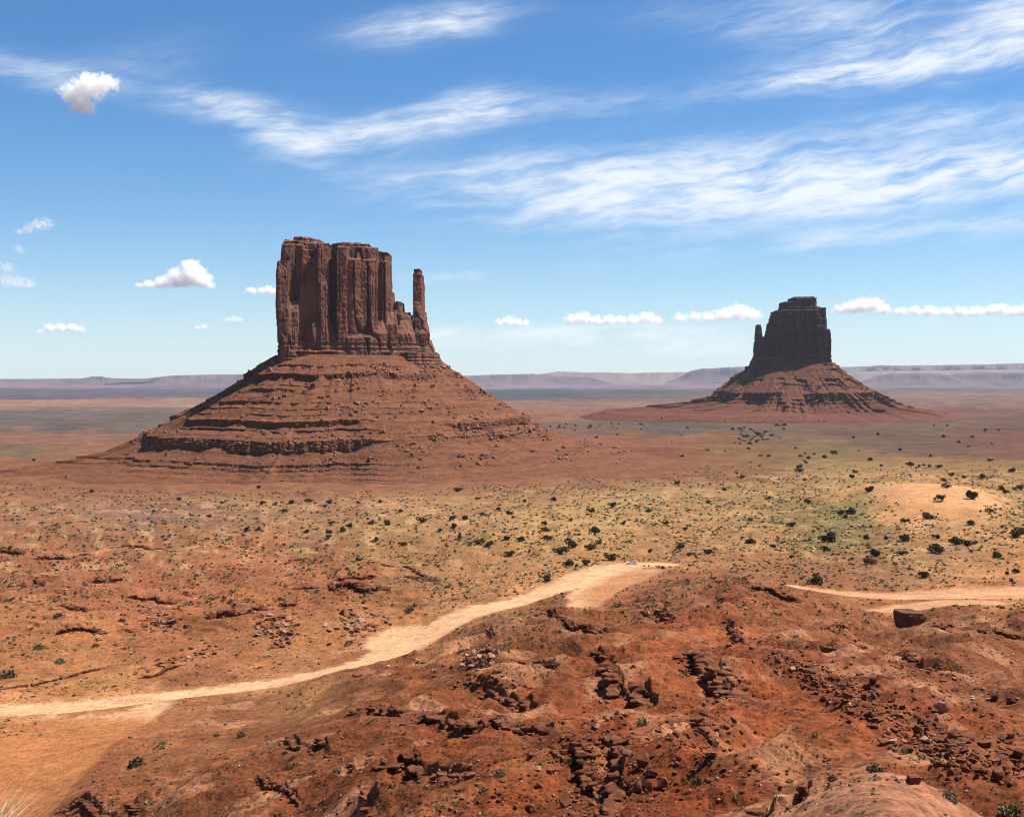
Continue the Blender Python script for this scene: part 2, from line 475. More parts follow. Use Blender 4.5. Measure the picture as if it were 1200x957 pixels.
DOME = px(1075, 950, 52)[:2]
DUNE = px(1090, 590, 880)[:2]
SWALE = np.array([px(1030, 575, 980)[:2], px(1000, 590, 900)[:2], px(985, 610, 760)[:2], px(972, 640, 620)[:2]])
def detail_z(x, y):
    r = np.hypot(x, y)
    near = 1 - sstep(r, 330, 520)                           # eroded mudstone slopes
    left = sstep(-x / np.maximum(r, 1), 0.02, 0.22) * sstep(r, 170, 240)
    near = near * (1 - 0.75 * left)
    mid = sstep(r, 250, 420) * (1 - sstep(r, 1500, 2600))
    near = near * (0.25 + 0.75 * sstep(np.hypot((x - DOME[0]) / 17, (y - DOME[1]) / 13), 0.8, 1.4))
    wx = x + 6 * n2(x / 28, y / 28, 40); wy = y + 6 * n2(x / 28, y / 28, 41)
    rid = 1 - np.abs(n2(wx / 34, wy / 34, 1)) * 1.9
    z = near * (3.3 * (rid - 0.45) + 1.9 * (0.5 - np.abs(n2(wx / 13, wy / 13, 2)) * 1.6) + 0.55 * fbm(x / 5.5, y / 5.5, 3, 3) + 0.13 * fbm(x / 1.3, y / 1.3, 2, 9)) * sstep(r, 40, 62)
    z += mid * (2.0 * fbm(x / 70, y / 90, 3, 12) + 0.55 * fbm(x / 14, y / 14, 3, 15))
    # thin benches of hard rock left of the road
    b = sstep(-x / np.maximum(r, 1), -0.10, 0.08) * sstep(r, 360, 440) * (1 - sstep(r, 640, 900))
    h = fbm(x / 60, y / 42, 3, 20) * 3.2
    st = np.floor(h) + sstep(h - np.floor(h), 0.28, 0.72)
    z += b * (st * 1.25)
    z += 7.5 * np.exp(-(((x - DUNE[0]) / 46) ** 2 + ((y - DUNE[1] - 20) / 95) ** 2) ** 1.3)
    z += sstep(r, 900, 1600) * (1 - sstep(r, 5200, 9000)) * 2.2 * fbm(x / 240, y / 420, 3, 25)
    return z
def H_noroad(x, y):
    return base_z(x, y) + detail_z(x, y)
def H(x, y):
    x = np.asarray(x, float); y = np.asarray(y, float)
    sh = x.shape; x = x.ravel(); y = y.ravel()
    b = base_z(x, y); d = detail_z(x, y)
    sdv = road_sd(x, y)
    k = sstep(sdv, -1.0, 9.0)
    z = b + d * (0.06 + 0.94 * k) - 0.35 * (1 - sstep(sdv, -1.5, 1.0))
    z += ledge_dz(x, y) * sstep(sdv, 0, 2)
    return z.reshape(sh)

# ground colours (linear albedo) pixel -> soil tone, with cloud shadow painted in on the far plain
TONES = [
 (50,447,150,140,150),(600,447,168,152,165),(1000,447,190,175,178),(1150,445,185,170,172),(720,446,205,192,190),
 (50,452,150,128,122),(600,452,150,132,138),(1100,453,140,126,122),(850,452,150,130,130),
 (50,458,102,102,104),(250,460,100,100,104),(600,461,84,94,96),(750,460,92,100,96),(1100,456,112,114,98),(950,457,108,112,98),  # dark bluish entries: cloud shadow painted into the far plain's colour
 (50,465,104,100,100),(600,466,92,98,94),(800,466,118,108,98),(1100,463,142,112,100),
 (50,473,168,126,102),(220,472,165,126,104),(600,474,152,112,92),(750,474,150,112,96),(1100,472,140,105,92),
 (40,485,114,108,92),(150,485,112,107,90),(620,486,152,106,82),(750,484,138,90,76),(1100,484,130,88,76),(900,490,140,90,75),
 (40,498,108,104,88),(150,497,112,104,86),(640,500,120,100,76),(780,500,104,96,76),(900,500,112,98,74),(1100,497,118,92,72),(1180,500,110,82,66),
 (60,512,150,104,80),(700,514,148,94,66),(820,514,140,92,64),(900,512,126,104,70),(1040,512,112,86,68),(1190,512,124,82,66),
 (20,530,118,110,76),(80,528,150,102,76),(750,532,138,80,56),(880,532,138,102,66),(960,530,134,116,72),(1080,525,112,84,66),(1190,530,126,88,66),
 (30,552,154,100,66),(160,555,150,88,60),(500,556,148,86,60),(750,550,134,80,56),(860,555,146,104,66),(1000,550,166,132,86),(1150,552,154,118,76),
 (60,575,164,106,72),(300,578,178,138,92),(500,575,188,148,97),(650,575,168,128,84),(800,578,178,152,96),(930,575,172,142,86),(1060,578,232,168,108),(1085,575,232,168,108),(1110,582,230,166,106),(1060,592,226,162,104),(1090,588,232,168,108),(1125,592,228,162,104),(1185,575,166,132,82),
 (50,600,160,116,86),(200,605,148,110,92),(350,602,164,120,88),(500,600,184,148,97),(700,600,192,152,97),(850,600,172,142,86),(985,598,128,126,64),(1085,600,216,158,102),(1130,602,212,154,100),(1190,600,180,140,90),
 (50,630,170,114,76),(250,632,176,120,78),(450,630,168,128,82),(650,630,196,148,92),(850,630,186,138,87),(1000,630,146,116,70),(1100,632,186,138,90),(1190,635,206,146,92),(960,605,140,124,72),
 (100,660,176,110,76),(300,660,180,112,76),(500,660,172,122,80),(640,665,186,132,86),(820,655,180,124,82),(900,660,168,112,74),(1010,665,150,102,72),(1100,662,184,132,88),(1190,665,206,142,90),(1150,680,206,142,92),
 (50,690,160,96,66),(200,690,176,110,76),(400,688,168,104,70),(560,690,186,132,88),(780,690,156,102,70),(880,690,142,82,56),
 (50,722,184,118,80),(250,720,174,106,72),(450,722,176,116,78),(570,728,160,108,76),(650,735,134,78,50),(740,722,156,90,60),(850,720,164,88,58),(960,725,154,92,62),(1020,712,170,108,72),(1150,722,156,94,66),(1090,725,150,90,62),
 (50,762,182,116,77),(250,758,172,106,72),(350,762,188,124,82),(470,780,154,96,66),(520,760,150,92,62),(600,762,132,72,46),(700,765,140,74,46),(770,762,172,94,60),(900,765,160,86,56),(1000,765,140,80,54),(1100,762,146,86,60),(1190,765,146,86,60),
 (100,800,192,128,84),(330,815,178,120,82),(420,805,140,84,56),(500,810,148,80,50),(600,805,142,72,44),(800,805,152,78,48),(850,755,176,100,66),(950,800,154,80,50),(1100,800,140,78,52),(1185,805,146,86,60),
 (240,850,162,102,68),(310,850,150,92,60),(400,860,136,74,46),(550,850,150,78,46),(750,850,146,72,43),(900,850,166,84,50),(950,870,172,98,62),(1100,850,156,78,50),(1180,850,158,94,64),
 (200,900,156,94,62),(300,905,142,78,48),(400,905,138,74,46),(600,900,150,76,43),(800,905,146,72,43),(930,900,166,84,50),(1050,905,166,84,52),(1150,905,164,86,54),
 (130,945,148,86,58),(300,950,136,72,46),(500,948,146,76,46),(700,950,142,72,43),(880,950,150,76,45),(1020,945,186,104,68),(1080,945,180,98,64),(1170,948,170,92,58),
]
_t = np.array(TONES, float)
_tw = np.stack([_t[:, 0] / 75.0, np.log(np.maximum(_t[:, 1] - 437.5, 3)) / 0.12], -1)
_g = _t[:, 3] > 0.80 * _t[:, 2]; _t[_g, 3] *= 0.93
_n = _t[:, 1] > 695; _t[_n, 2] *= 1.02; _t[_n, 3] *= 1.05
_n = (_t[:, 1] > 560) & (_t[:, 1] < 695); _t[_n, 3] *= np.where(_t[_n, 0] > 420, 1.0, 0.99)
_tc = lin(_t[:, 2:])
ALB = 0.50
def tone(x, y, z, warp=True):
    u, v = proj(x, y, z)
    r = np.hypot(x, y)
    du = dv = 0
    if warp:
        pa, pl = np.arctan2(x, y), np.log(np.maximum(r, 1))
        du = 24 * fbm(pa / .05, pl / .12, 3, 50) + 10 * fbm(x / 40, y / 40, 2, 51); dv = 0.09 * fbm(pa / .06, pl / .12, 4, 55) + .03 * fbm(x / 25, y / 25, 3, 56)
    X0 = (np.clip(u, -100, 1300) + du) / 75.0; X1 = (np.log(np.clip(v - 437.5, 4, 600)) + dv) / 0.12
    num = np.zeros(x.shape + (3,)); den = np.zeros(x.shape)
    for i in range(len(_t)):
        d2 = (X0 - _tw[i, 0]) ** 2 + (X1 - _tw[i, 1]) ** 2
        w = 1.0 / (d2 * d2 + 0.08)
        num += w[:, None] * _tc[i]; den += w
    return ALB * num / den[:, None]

# ---- the sheet: a fan of rings round the photographer, fine where the photograph looks
def ring_radii():
    rs = [0.0, 2.0, 3.6, 4.2, 4.6, 5.0, 5.4, 6.5, 9, 13, 18, 24, 30, 36, 41, 45]
    r = 46.0
    prof_r = np.array([46, 150, 250, 400, 530, 1000, 2000, 3500])
    prof_z = np.array([17, 42, 58, 72, 80, 98, 122, 125])
    while r < 34000:
        hgt = np.interp(r, prof_r, prof_z)
        k = 0.50 if r < 520 else (0.72 if r < 3000 else 0.6)
        rs.append(r)
        r += max(0.1, k * r * r / (hgt * 1236.0))
    rs.append(34500.0)
    return np.array(rs)
RR = ring_radii()
fine = np.linspace(R(-26.5), R(26.5), 1620)
coarse = np.linspace(R(26.5), R(360 - 26.5), 90)[1:-1]
PH = np.r_[fine, coarse]
nr, na = len(RR), len(PH)
rg, pg = np.meshgrid(RR, PH, indexing='ij')
gx = (rg * np.sin(pg)).ravel(); gy = (rg * np.cos(pg)).ravel()
gz = H(gx, gy)
print('ground', nr, na)
def ground_colour(x, y, z):
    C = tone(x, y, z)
    r = np.hypot(x, y)
    # mottling at the scale of soil patches, seen bigger the farther
    pa, pl = np.arctan2(x, y), np.log(np.maximum(r, 1))
    m = fbm(pa / .012, pl / .03, 4, 60)
    m2 = fbm(pa / .06, pl / .11, 3, 70)
    C = C * (1 + 0.20 * m + 0.14 * m2)[:, None]
    red = np.array([0.30, 0.125, 0.058]) * 0.75
    k = np.clip(fbm(x / 17, y / 13, 3, 80) * 1.1 - 0.25, 0, 0.32) * sstep(r, 330, 460) * (1 - sstep(r, 1000, 1500)) * sstep(-x / np.maximum(r, 1), -0.15, 0.1)
    C = C * (1 - k)[:, None] + red * k[:, None]
    # pale dusty crests and stains on the mudstone
    k = np.clip(fbm(x / 9, y / 9, 4, 85) - 0.25, 0, 1) * (1 - sstep(r, 300, 420)) * 0.55
    C = C * (1 - k)[:, None] + np.array([0.30, 0.135, 0.066]) * k[:, None]
    # drifts of pale sand and darker crusted soil between the scrub
    mz = sstep(r, 480, 600) * (1 - sstep(r, 1250, 1500))
    k = np.clip(fbm(pa / .016, pl / .045, 4, 120) * 1.2 - 0.1, 0, .6) * mz
    C = C * (1 - k)[:, None] + np.array([0.36, 0.205, 0.095]) * k[:, None]
    k = np.clip(fbm(pa / .02, pl / .05, 4, 130) * 1.2 - 0.2, 0, .55) * mz
    C = C * (1 - k)[:, None] + np.array([0.175, 0.098, 0.048]) * k[:, None]
    # bare mudstone in front: deep red beds and paler weathered crusts
    nz = (1 - sstep(r, 330, 430)) * sstep(y * 0 + x / np.maximum(r, 1) + 0.33, 0, .12)
    k = np.clip(fbm(x / 22, y / 30, 4, 140) * 1.3 - 0.15, 0, .45) * nz
    C = C * (1 - k)[:, None] + np.array([0.13, 0.047, 0.021]) * k[:, None]
    k = np.clip(fbm(x / 16, y / 22, 4, 150) * 1.3 - 0.3, 0, .6) * nz
    C = C * (1 - k)[:, None] + np.array([0.36, 0.170, 0.088]) * k[:, None]
    # smooth pale slickrock dome low in front
    e = np.hypot((x - DOME[0]) / 17, (y - DOME[1]) / 13) + 0.14 * fbm(x / 5, y / 5, 3, 165)
    k = 0.85 * (1 - sstep(e, 0.8, 1.05))
    C = C * (1 - k)[:, None] + np.array([0.29, 0.128, 0.070]) * (1 + .16 * fbm(x / 1.2, y / 1.2, 3, 166))[:, None] * k[:, None]
    # wind blown sand of the orange dune
    e = np.hypot((x - DUNE[0]) / 44, (y - DUNE[1]) / 108) + 0.16 * fbm(x / 16, y / 30, 3, 160)
    k = 0.9 * (1 - sstep(e, 0.82, 1.06))
    C = C * (1 - k)[:, None] + np.array([0.43, 0.215, 0.098]) * k[:, None]
    # dark bushes too far away to stand apart
    far = sstep(r, 1300, 1800) * (1 - sstep(r, 7000, 12000))
    dots = sstep(n2(pa / .0032, pl / .016, 90), 0.42, 0.75) * sstep(fbm(pa / .05, pl / .12, 2, 91), -0.2, 0.5)
    k = far * dots * 0.55
    C = C * (1 - k)[:, None] + np.array([0.06, 0.065, 0.04]) * k[:, None]
    # red shale washed out round the foot of the broad butte
    dw = np.hypot(x + 191.7, (y - 1503) * 0.85)
    k = 0.85 * (1 - sstep(dw + 45 * fbm(x / 70, y / 90, 3, 170), 330, 560))
    C = C * (1 - k)[:, None] + np.array([0.150, 0.060, 0.030]) * (1 + .25 * m)[:, None] * k[:, None]
    # greener soil in the swale
    sw = seg_dist(x, y, SWALE)
    k = 0.55 * np.exp(-(sw / 16) ** 2) * (r < 1300)
    C = C * (1 - k)[:, None] + np.array([0.13, 0.115, 0.045]) * k[:, None]
    # thin bands of different soil on the far plain
    k = sstep(r, 1400, 2200)
    C = C * (1 + k * (0.20 * fbm(pa / .05, pl / .035, 4, 180) + 0.14 * fbm(pa / .012, pl / .012, 3, 185)))[:, None]
    # road dust
    sdv = road_sd(x, y)
    sdv = sdv + 1.5 * n2(x / 5, y / 5, 95) + 0.8 * n2(x / 1.8, y / 1.8, 96)
    on = 1 - sstep(sdv, -1.6, 1.8)
    verge = 1 - sstep(sdv, 0, 16)
    C = C * (1 + 0.22 * verge * (1 - on))[:, None]
    u, v = proj(x, y, z)
    pale = np.array(lin((246, 190, 142))) * ALB * 1.12
    sand = np.array(lin((226, 148, 92))) * ALB
    lot = np.clip(sstep(v, 832, 850) * (1 - sstep(u, 230, 300)), 0, 1)
    lot = np.maximum(lot, 0.35 * sstep(u, 900, 960) * sstep(v, 640, 660))
    lot = np.maximum(lot, 0.7 * sstep(v, 664, 674) * sstep(u, 670, 700) * (1 - sstep(u, 830, 860)) * sstep(road_axis(x, y), 8, 14))
    rc = pale * (1 - lot)[:, None] + sand * lot[:, None]
    ax = road_axis(x, y)
    tr = 1 - 0.16 * sstep(ax, 3.0, 7.5) + 0.07 * fbm(x / 14, y / 14, 3, 98)
    tr = tr - 0.10 * lot * np.abs(n2((x + y) / 2.5 + 2 * n2(x / 20, y / 20, 4), (x - y) / 14, 99))
    rut = np.minimum(np.abs(ax - 1.1 - .3 * n2(x / 30, y / 30, 7)), np.abs(ax - 3.0 - .4 * n2(x / 25, y / 25, 8)))
    tr = tr * (1 - 0.22 * np.exp(-(rut / 0.45) ** 2) * np.clip(.6 + n2(x / 18, y / 18, 6), 0, 1))
    rc = rc * tr[:, None]
    return C * (1 - on)[:, None] + rc * on[:, None], on
def road_axis(x, y):
    best = np.full(x.shape, 60.0)
    near = (np.hypot(x, y) > 120) & (np.hypot(x, y) < 800)
    if near.any():
        xs, ys = x[near], y[near]
        b = seg_dist(xs, ys, ROADW[0][0]); b = np.minimum(b, seg_dist(xs, ys, ROADW[3][0]))
        best[near] = b
    return best
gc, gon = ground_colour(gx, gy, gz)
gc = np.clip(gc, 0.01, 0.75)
I = np.arange(nr * na).reshape(nr, na)
a_ = I[:-1]; b_ = I[1:]
quads = np.stack([a_, b_, np.roll(b_, -1, 1), np.roll(a_, -1, 1)], -1)[1:].reshape(-1, 4)
tris = np.stack([I[0], I[1], np.roll(I[1], -1)], -1)
on_face = gon[quads].mean(1) > 0.5

def mat_ground():
    m = bpy.data.materials.new('desert_soil'); m.use_nodes = True
    T = NT(m.node_tree); b = T.n['Principled BSDF']
    at = T.node('ShaderNodeAttribute', attribute_name='tone')
    pos = T.node('ShaderNodeNewGeometry').outputs['Position']
    f1 = T.noise(pos, 0.55, 6, 0.65); f2 = T.noise(pos, 0.11, 5, 0.6)
    f3 = T.noise(pos, 2.2, 5, 0.7)
    k = T.m('ADD', T.m('ADD', T.ss(f1, 0.28, 0.72, -0.28, 0.26), T.ss(f3, 0.3, 0.7, -0.26, 0.26)), T.ss(f2, 0.25, 0.75, -0.16, 0.16))
    k = T.m('ADD', k, 1.0)
    def pebbles(scale, share, depth):
        vo = T.node('ShaderNodeTexVoronoi'); vo.inputs['Scale'].default_value = scale
        T.l.new(pos, vo.inputs['Vector'])
        sp3 = T.node('ShaderNodeSeparateColor'); T.l.new(vo.outputs['Color'], sp3.inputs[0])
        pick = T.ss(sp3.outputs[0], share, share + 0.05)
        return T.m('MULTIPLY', T.m('MULTIPLY', T.ss(vo.outputs['Distance'], 0.22, 0.36, 1.0, 0.0), pick), depth)
    peb = T.m('MULTIPLY', T.m('ADD', pebbles(1.3, 0.55, 0.5), pebbles(0.55, 0.62, 0.45)), at.outputs['Alpha'])
    k = T.m('MULTIPLY', k, T.m('SUBTRACT', 1.0, peb, clamp=True))
    c = T.vm('SCALE', at.outputs['Color']); T.l.new(k, c.node.inputs['Scale'])
    T.l.new(c, b.inputs['Base Color'])
    b.inputs['Roughness'].default_value = 0.95; b.inputs['Specular IOR Level'].default_value = 0.08
    bp = T.node('ShaderNodeBump'); bp.inputs['Strength'].default_value = 0.8; bp.inputs['Distance'].default_value = 0.5
    T.l.new(T.noise(pos, 1.1, 7, 0.7), bp.inputs['Height']); T.l.new(bp.outputs[0], b.inputs['Normal'])
    return m
M_SOIL = mat_ground()
GV = np.c_[gx, gy, gz]
def sub_mesh(name, faces):
    used = np.unique(np.concatenate([f.ravel() for f in faces]))
    mp = np.full(len(GV), -1); mp[used] = np.arange(len(used))
    me = mesh_np(name, GV[used], [mp[f] for f in faces], True)
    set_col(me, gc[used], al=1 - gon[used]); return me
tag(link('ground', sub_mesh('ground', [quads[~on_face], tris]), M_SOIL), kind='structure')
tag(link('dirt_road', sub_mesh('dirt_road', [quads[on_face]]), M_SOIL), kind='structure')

# ------------------------------------------------------------------ rock materials
def mat_rock(name, dark, light, scale=0.25, strata=0.0, bump=0.6, dist=1.0, varnish=0.0):
    m = bpy.data.materials.new(name); m.use_nodes = True
    T = NT(m.node_tree); b = T.n['Principled BSDF']
    pos = T.node('ShaderNodeNewGeometry').outputs['Position']
    n = T.noise(pos, scale, 7, 0.62)
    k = T.ss(n, 0.3, 0.7)
    if strata:
        s = T.node('ShaderNodeSeparateXYZ'); T.l.new(pos, s.inputs[0])
        wob = T.noise(pos, scale * 0.12, 3, 0.5)
        zz = T.m('ADD', T.m('MULTIPLY', s.outputs[2], strata), T.m('MULTIPLY', wob, 3.0))
        sn = T.noise(T.xyz(0.0, 0.0, zz), 1.0, 4, 0.6)
        k = T.m('ADD', T.m('MULTIPLY', k, 0.45), T.m('MULTIPLY', T.ss(sn, 0.3, 0.7), 0.55))
    c = T.mix(k, tuple(dark) + (1,), tuple(light) + (1,))
    if varnish:
        s2 = T.node('ShaderNodeSeparateXYZ'); T.l.new(pos, s2.inputs[0])
        vv = T.xyz(T.m('MULTIPLY', s2.outputs[0], 1.0), T.m('MULTIPLY', s2.outputs[1], 1.0), T.m('MULTIPLY', s2.outputs[2], 0.12))
        vn = T.noise(vv, 0.09, 5, 0.6)
        c = T.mix(T.ss(vn, 0.45, 0.65, 0.0, varnish), c, (0.045, 0.028, 0.024, 1))
    T.l.new(c, b.inputs['Base Color'])
    b.inputs['Roughness'].default_value = 0.9; b.inputs['Specular IOR Level'].default_value = 0.15
    bp = T.node('ShaderNodeBump'); bp.inputs['Strength'].default_value = bump; bp.inputs['Distance'].default_value = dist
    T.l.new(T.noise(pos, scale * 2.5, 7, 0.7), bp.inputs['Height']); T.l.new(bp.outputs[0], b.inputs['Normal'])
    return m
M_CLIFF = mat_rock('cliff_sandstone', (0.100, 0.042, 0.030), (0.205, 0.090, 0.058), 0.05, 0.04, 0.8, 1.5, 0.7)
M_CLIFF2 = mat_rock('shade_darkened_sandstone', (0.030, 0.016, 0.015), (0.080, 0.040, 0.032), 0.05, 0.05, 0.8, 2.0, 0.7)  # cliff sandstone darkened so the east butte's shade sits in its colour
M_TALUS = mat_rock('talus_shale', (0.065, 0.022, 0.011), (0.20, 0.078, 0.037), 0.14, 0.22, 0.9, 1.2)
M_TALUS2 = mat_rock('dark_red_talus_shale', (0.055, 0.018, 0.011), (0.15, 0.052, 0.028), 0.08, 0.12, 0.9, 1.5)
M_SCREE = mat_rock('scree_stone', (0.12, 0.045, 0.026), (0.27, 0.13, 0.08), 0.05, 0.0, 0.5, 0.5)
M_LEDGE = mat_rock('ledge_stone', (0.060, 0.019, 0.009), (0.185, 0.062, 0.026), 0.6, 0.0, 0.8, 0.25)
M_BOULD = mat_rock('boulder_stone', (0.075, 0.025, 0.012), (0.20, 0.070, 0.032), 0.5, 0.0, 0.7, 0.2)
M_PALE = mat_rock('pale_stone', (0.20, 0.095, 0.055), (0.38, 0.22, 0.14), 0.5, 0.0, 0.7, 0.2)

# ------------------------------------------------------------------ buttes
def remesh(V, Fc, voxel):
    me = bpy.data.meshes.new('tmp'); me.from_pydata([tuple(v) for v in V], [], [tuple(f) for f in Fc])
    o = bpy.data.objects.new('tmp', me); col.objects.link(o)
    md = o.modifiers.new('r', 'REMESH'); md.mode = 'VOXEL'; md.voxel_size = voxel; md.adaptivity = 0
    dg = bpy.context.evaluated_depsgraph_get()
    ev = o.evaluated_get(dg); m2 = ev.to_mesh()
    n = len(m2.vertices); v = np.empty(n * 3, np.float32); m2.vertices.foreach_get('co', v)
    nl = len(m2.loops); li = np.empty(nl, np.int32); m2.loops.foreach_get('vertex_index', li)
    nrm = np.empty(n * 3, np.float32); m2.vertices.foreach_get('normal', nrm)
    ls = np.empty(len(m2.polygons), np.int32); m2.polygons.foreach_get('loop_total', ls)
    ev.to_mesh_clear(); bpy.data.objects.remove(o); bpy.data.meshes.remove(me)
    v = v.reshape(-1, 3).astype(float); nrm = nrm.reshape(-1, 3).astype(float)
    st = np.r_[0, np.cumsum(ls)[:-1]]
    q = li[(st[ls == 4][:, None] + np.arange(4))] if (ls == 4).any() else np.zeros((0, 4), int)
    t = li[(st[ls == 3][:, None] + np.arange(3))] if (ls == 3).any() else np.zeros((0, 3), int)
    return v, nrm, [f for f in (q, t) if len(f)]
def columns(cols, to_u, to_v, depth, shear, xc, zbot, seg, jit, seed):
    """vertical rock columns: (X0, X1, Ytop, yfront, yback[, taper]) in zoomed-photo units"""
    rng = np.random.default_rng(seed)
    V, Fc = [], []
    for cdef in cols:
        X0, X1, Yt, yf, yb = cdef[:5]
        taper = cdef[5] if len(cdef) > 5 else 0.04
        xa = px(to_u(X0), 441, depth)[0]; xb = px(to_u(X1), 441, depth)[0]
        if shear > 0:                          # the broad butte: each column stands at its own distance
            k_ = (yf + shear * ((xa + xb) / 2 - xc)) / depth
            xa, xb = xa * k_, xb * k_
        zt = px(600, to_v(Yt), depth)[2]
        w, dp = xb - xa, yb - yf
        ch = min(w, dp) * 0.16; fx, fy = cdef[7] if len(cdef) > 7 else (0.16, 0.16)
        fx, fy = (w * fx, dp * fy) if len(cdef) > 7 else (ch, ch)
        pts = [(xa + ch, yf), (xb - fx, yf), (xb, yf + fy), (xb, yb - ch), (xb - ch, yb), (xa + ch, yb), (xa, yb - ch), (xa, yf + ch)]
        loop = []
        for i in range(8):
            p, q = np.array(pts[i]), np.array(pts[(i + 1) % 8])
            k = max(1, int(np.linalg.norm(q - p) / seg))
            for j in range(k): loop.append(p + (q - p) * j / k)
        loop = np.array(loop)
        n = len(loop)
        c = loop.mean(0)
        dirv = (loop - c) / (np.linalg.norm(loop - c, axis=1)[:, None] + 1e-9)
        j1 = rng.normal(0, jit, n)
        levels = max(2, int((zt - zbot) / (seg * 2.2)))
        base = len(V)
        for l in range(levels + 1):
            t = l / levels
            z = zbot + (zt - zbot) * t
            sc = 1 + taper * (0.6 - t)
            if l == levels: sc *= (0.97 if len(cdef) < 7 or cdef[6] is None else cdef[6])
            off = (j1 + rng.normal(0, jit * 0.12, n)) * min(1.0, w / (8 * jit))
            P = c + (loop - c) * sc + dirv * off[:, None]
            for (x, y) in P:
                V.append((x, y + shear * (x - xc), z + (rng.normal(0, jit * 0.5) if l == levels else 0)))
        for l in range(levels):
            for i in range(n):
                a = base + l * n + i; b = base + l * n + (i + 1) % n
                Fc.append((a, b, b + n, a + n))
        Fc.append(tuple(base + i for i in range(n))[::-1])
        Fc.append(tuple(base + levels * n + i for i in range(n)))
    return V, Fc
def cliff_mesh(name, cols, to_u, to_v, depth, shear, xc, zbot, seg, jit, seed, voxel, amp, zband):
    V, Fc = columns(cols, to_u, to_v, depth, shear, xc, zbot, seg, jit, seed)
    v, n, fs = remesh(V, Fc, voxel)
    x, y, z = v.T
    k = amp
    vert = 1 - np.clip(np.abs(n[:, 2]) * 1.3, 0, 1)
    s = 1.0 * k
    cr = np.abs(n3(x / (15 * s), y / (15 * s), z / (130 * s), seed))            # long vertical joints
    cr2 = np.abs(n3(x / (4 * s), y / (4 * s), z / (38 * s), seed + 3))
    d = -4.2 * k * (1 - sstep(cr, 0.0, 0.12)) * vert - 0.7 * k * (1 - sstep(cr2, 0.0, 0.16)) * vert
    d += 2.6 * k * n3(x / (18 * s), y / (18 * s), z / (60 * s), seed + 5) * vert
    d += 0.6 * k * n3(x / (5 * s), y / (5 * s), z / (14 * s), seed + 7) + 0.5 * k * n3(x / (2.2 * s), y / (2.2 * s), z / (2.6 * s), seed + 8)
    # bedding: stronger in the thin-bedded foot of the cliff
    foot = 1 - sstep(z, zband, zband + 10 * k)
    bed = n3(x * 0 + 3, y * 0, z / (2.0 * s), seed + 9)
    d += (0.08 + 1.0 * foot) * k * np.sign(bed) * np.abs(bed) ** 0.5 * vert * 0.8
    v = v + n * d[:, None]
    return mesh_np(name, v, fs, False)

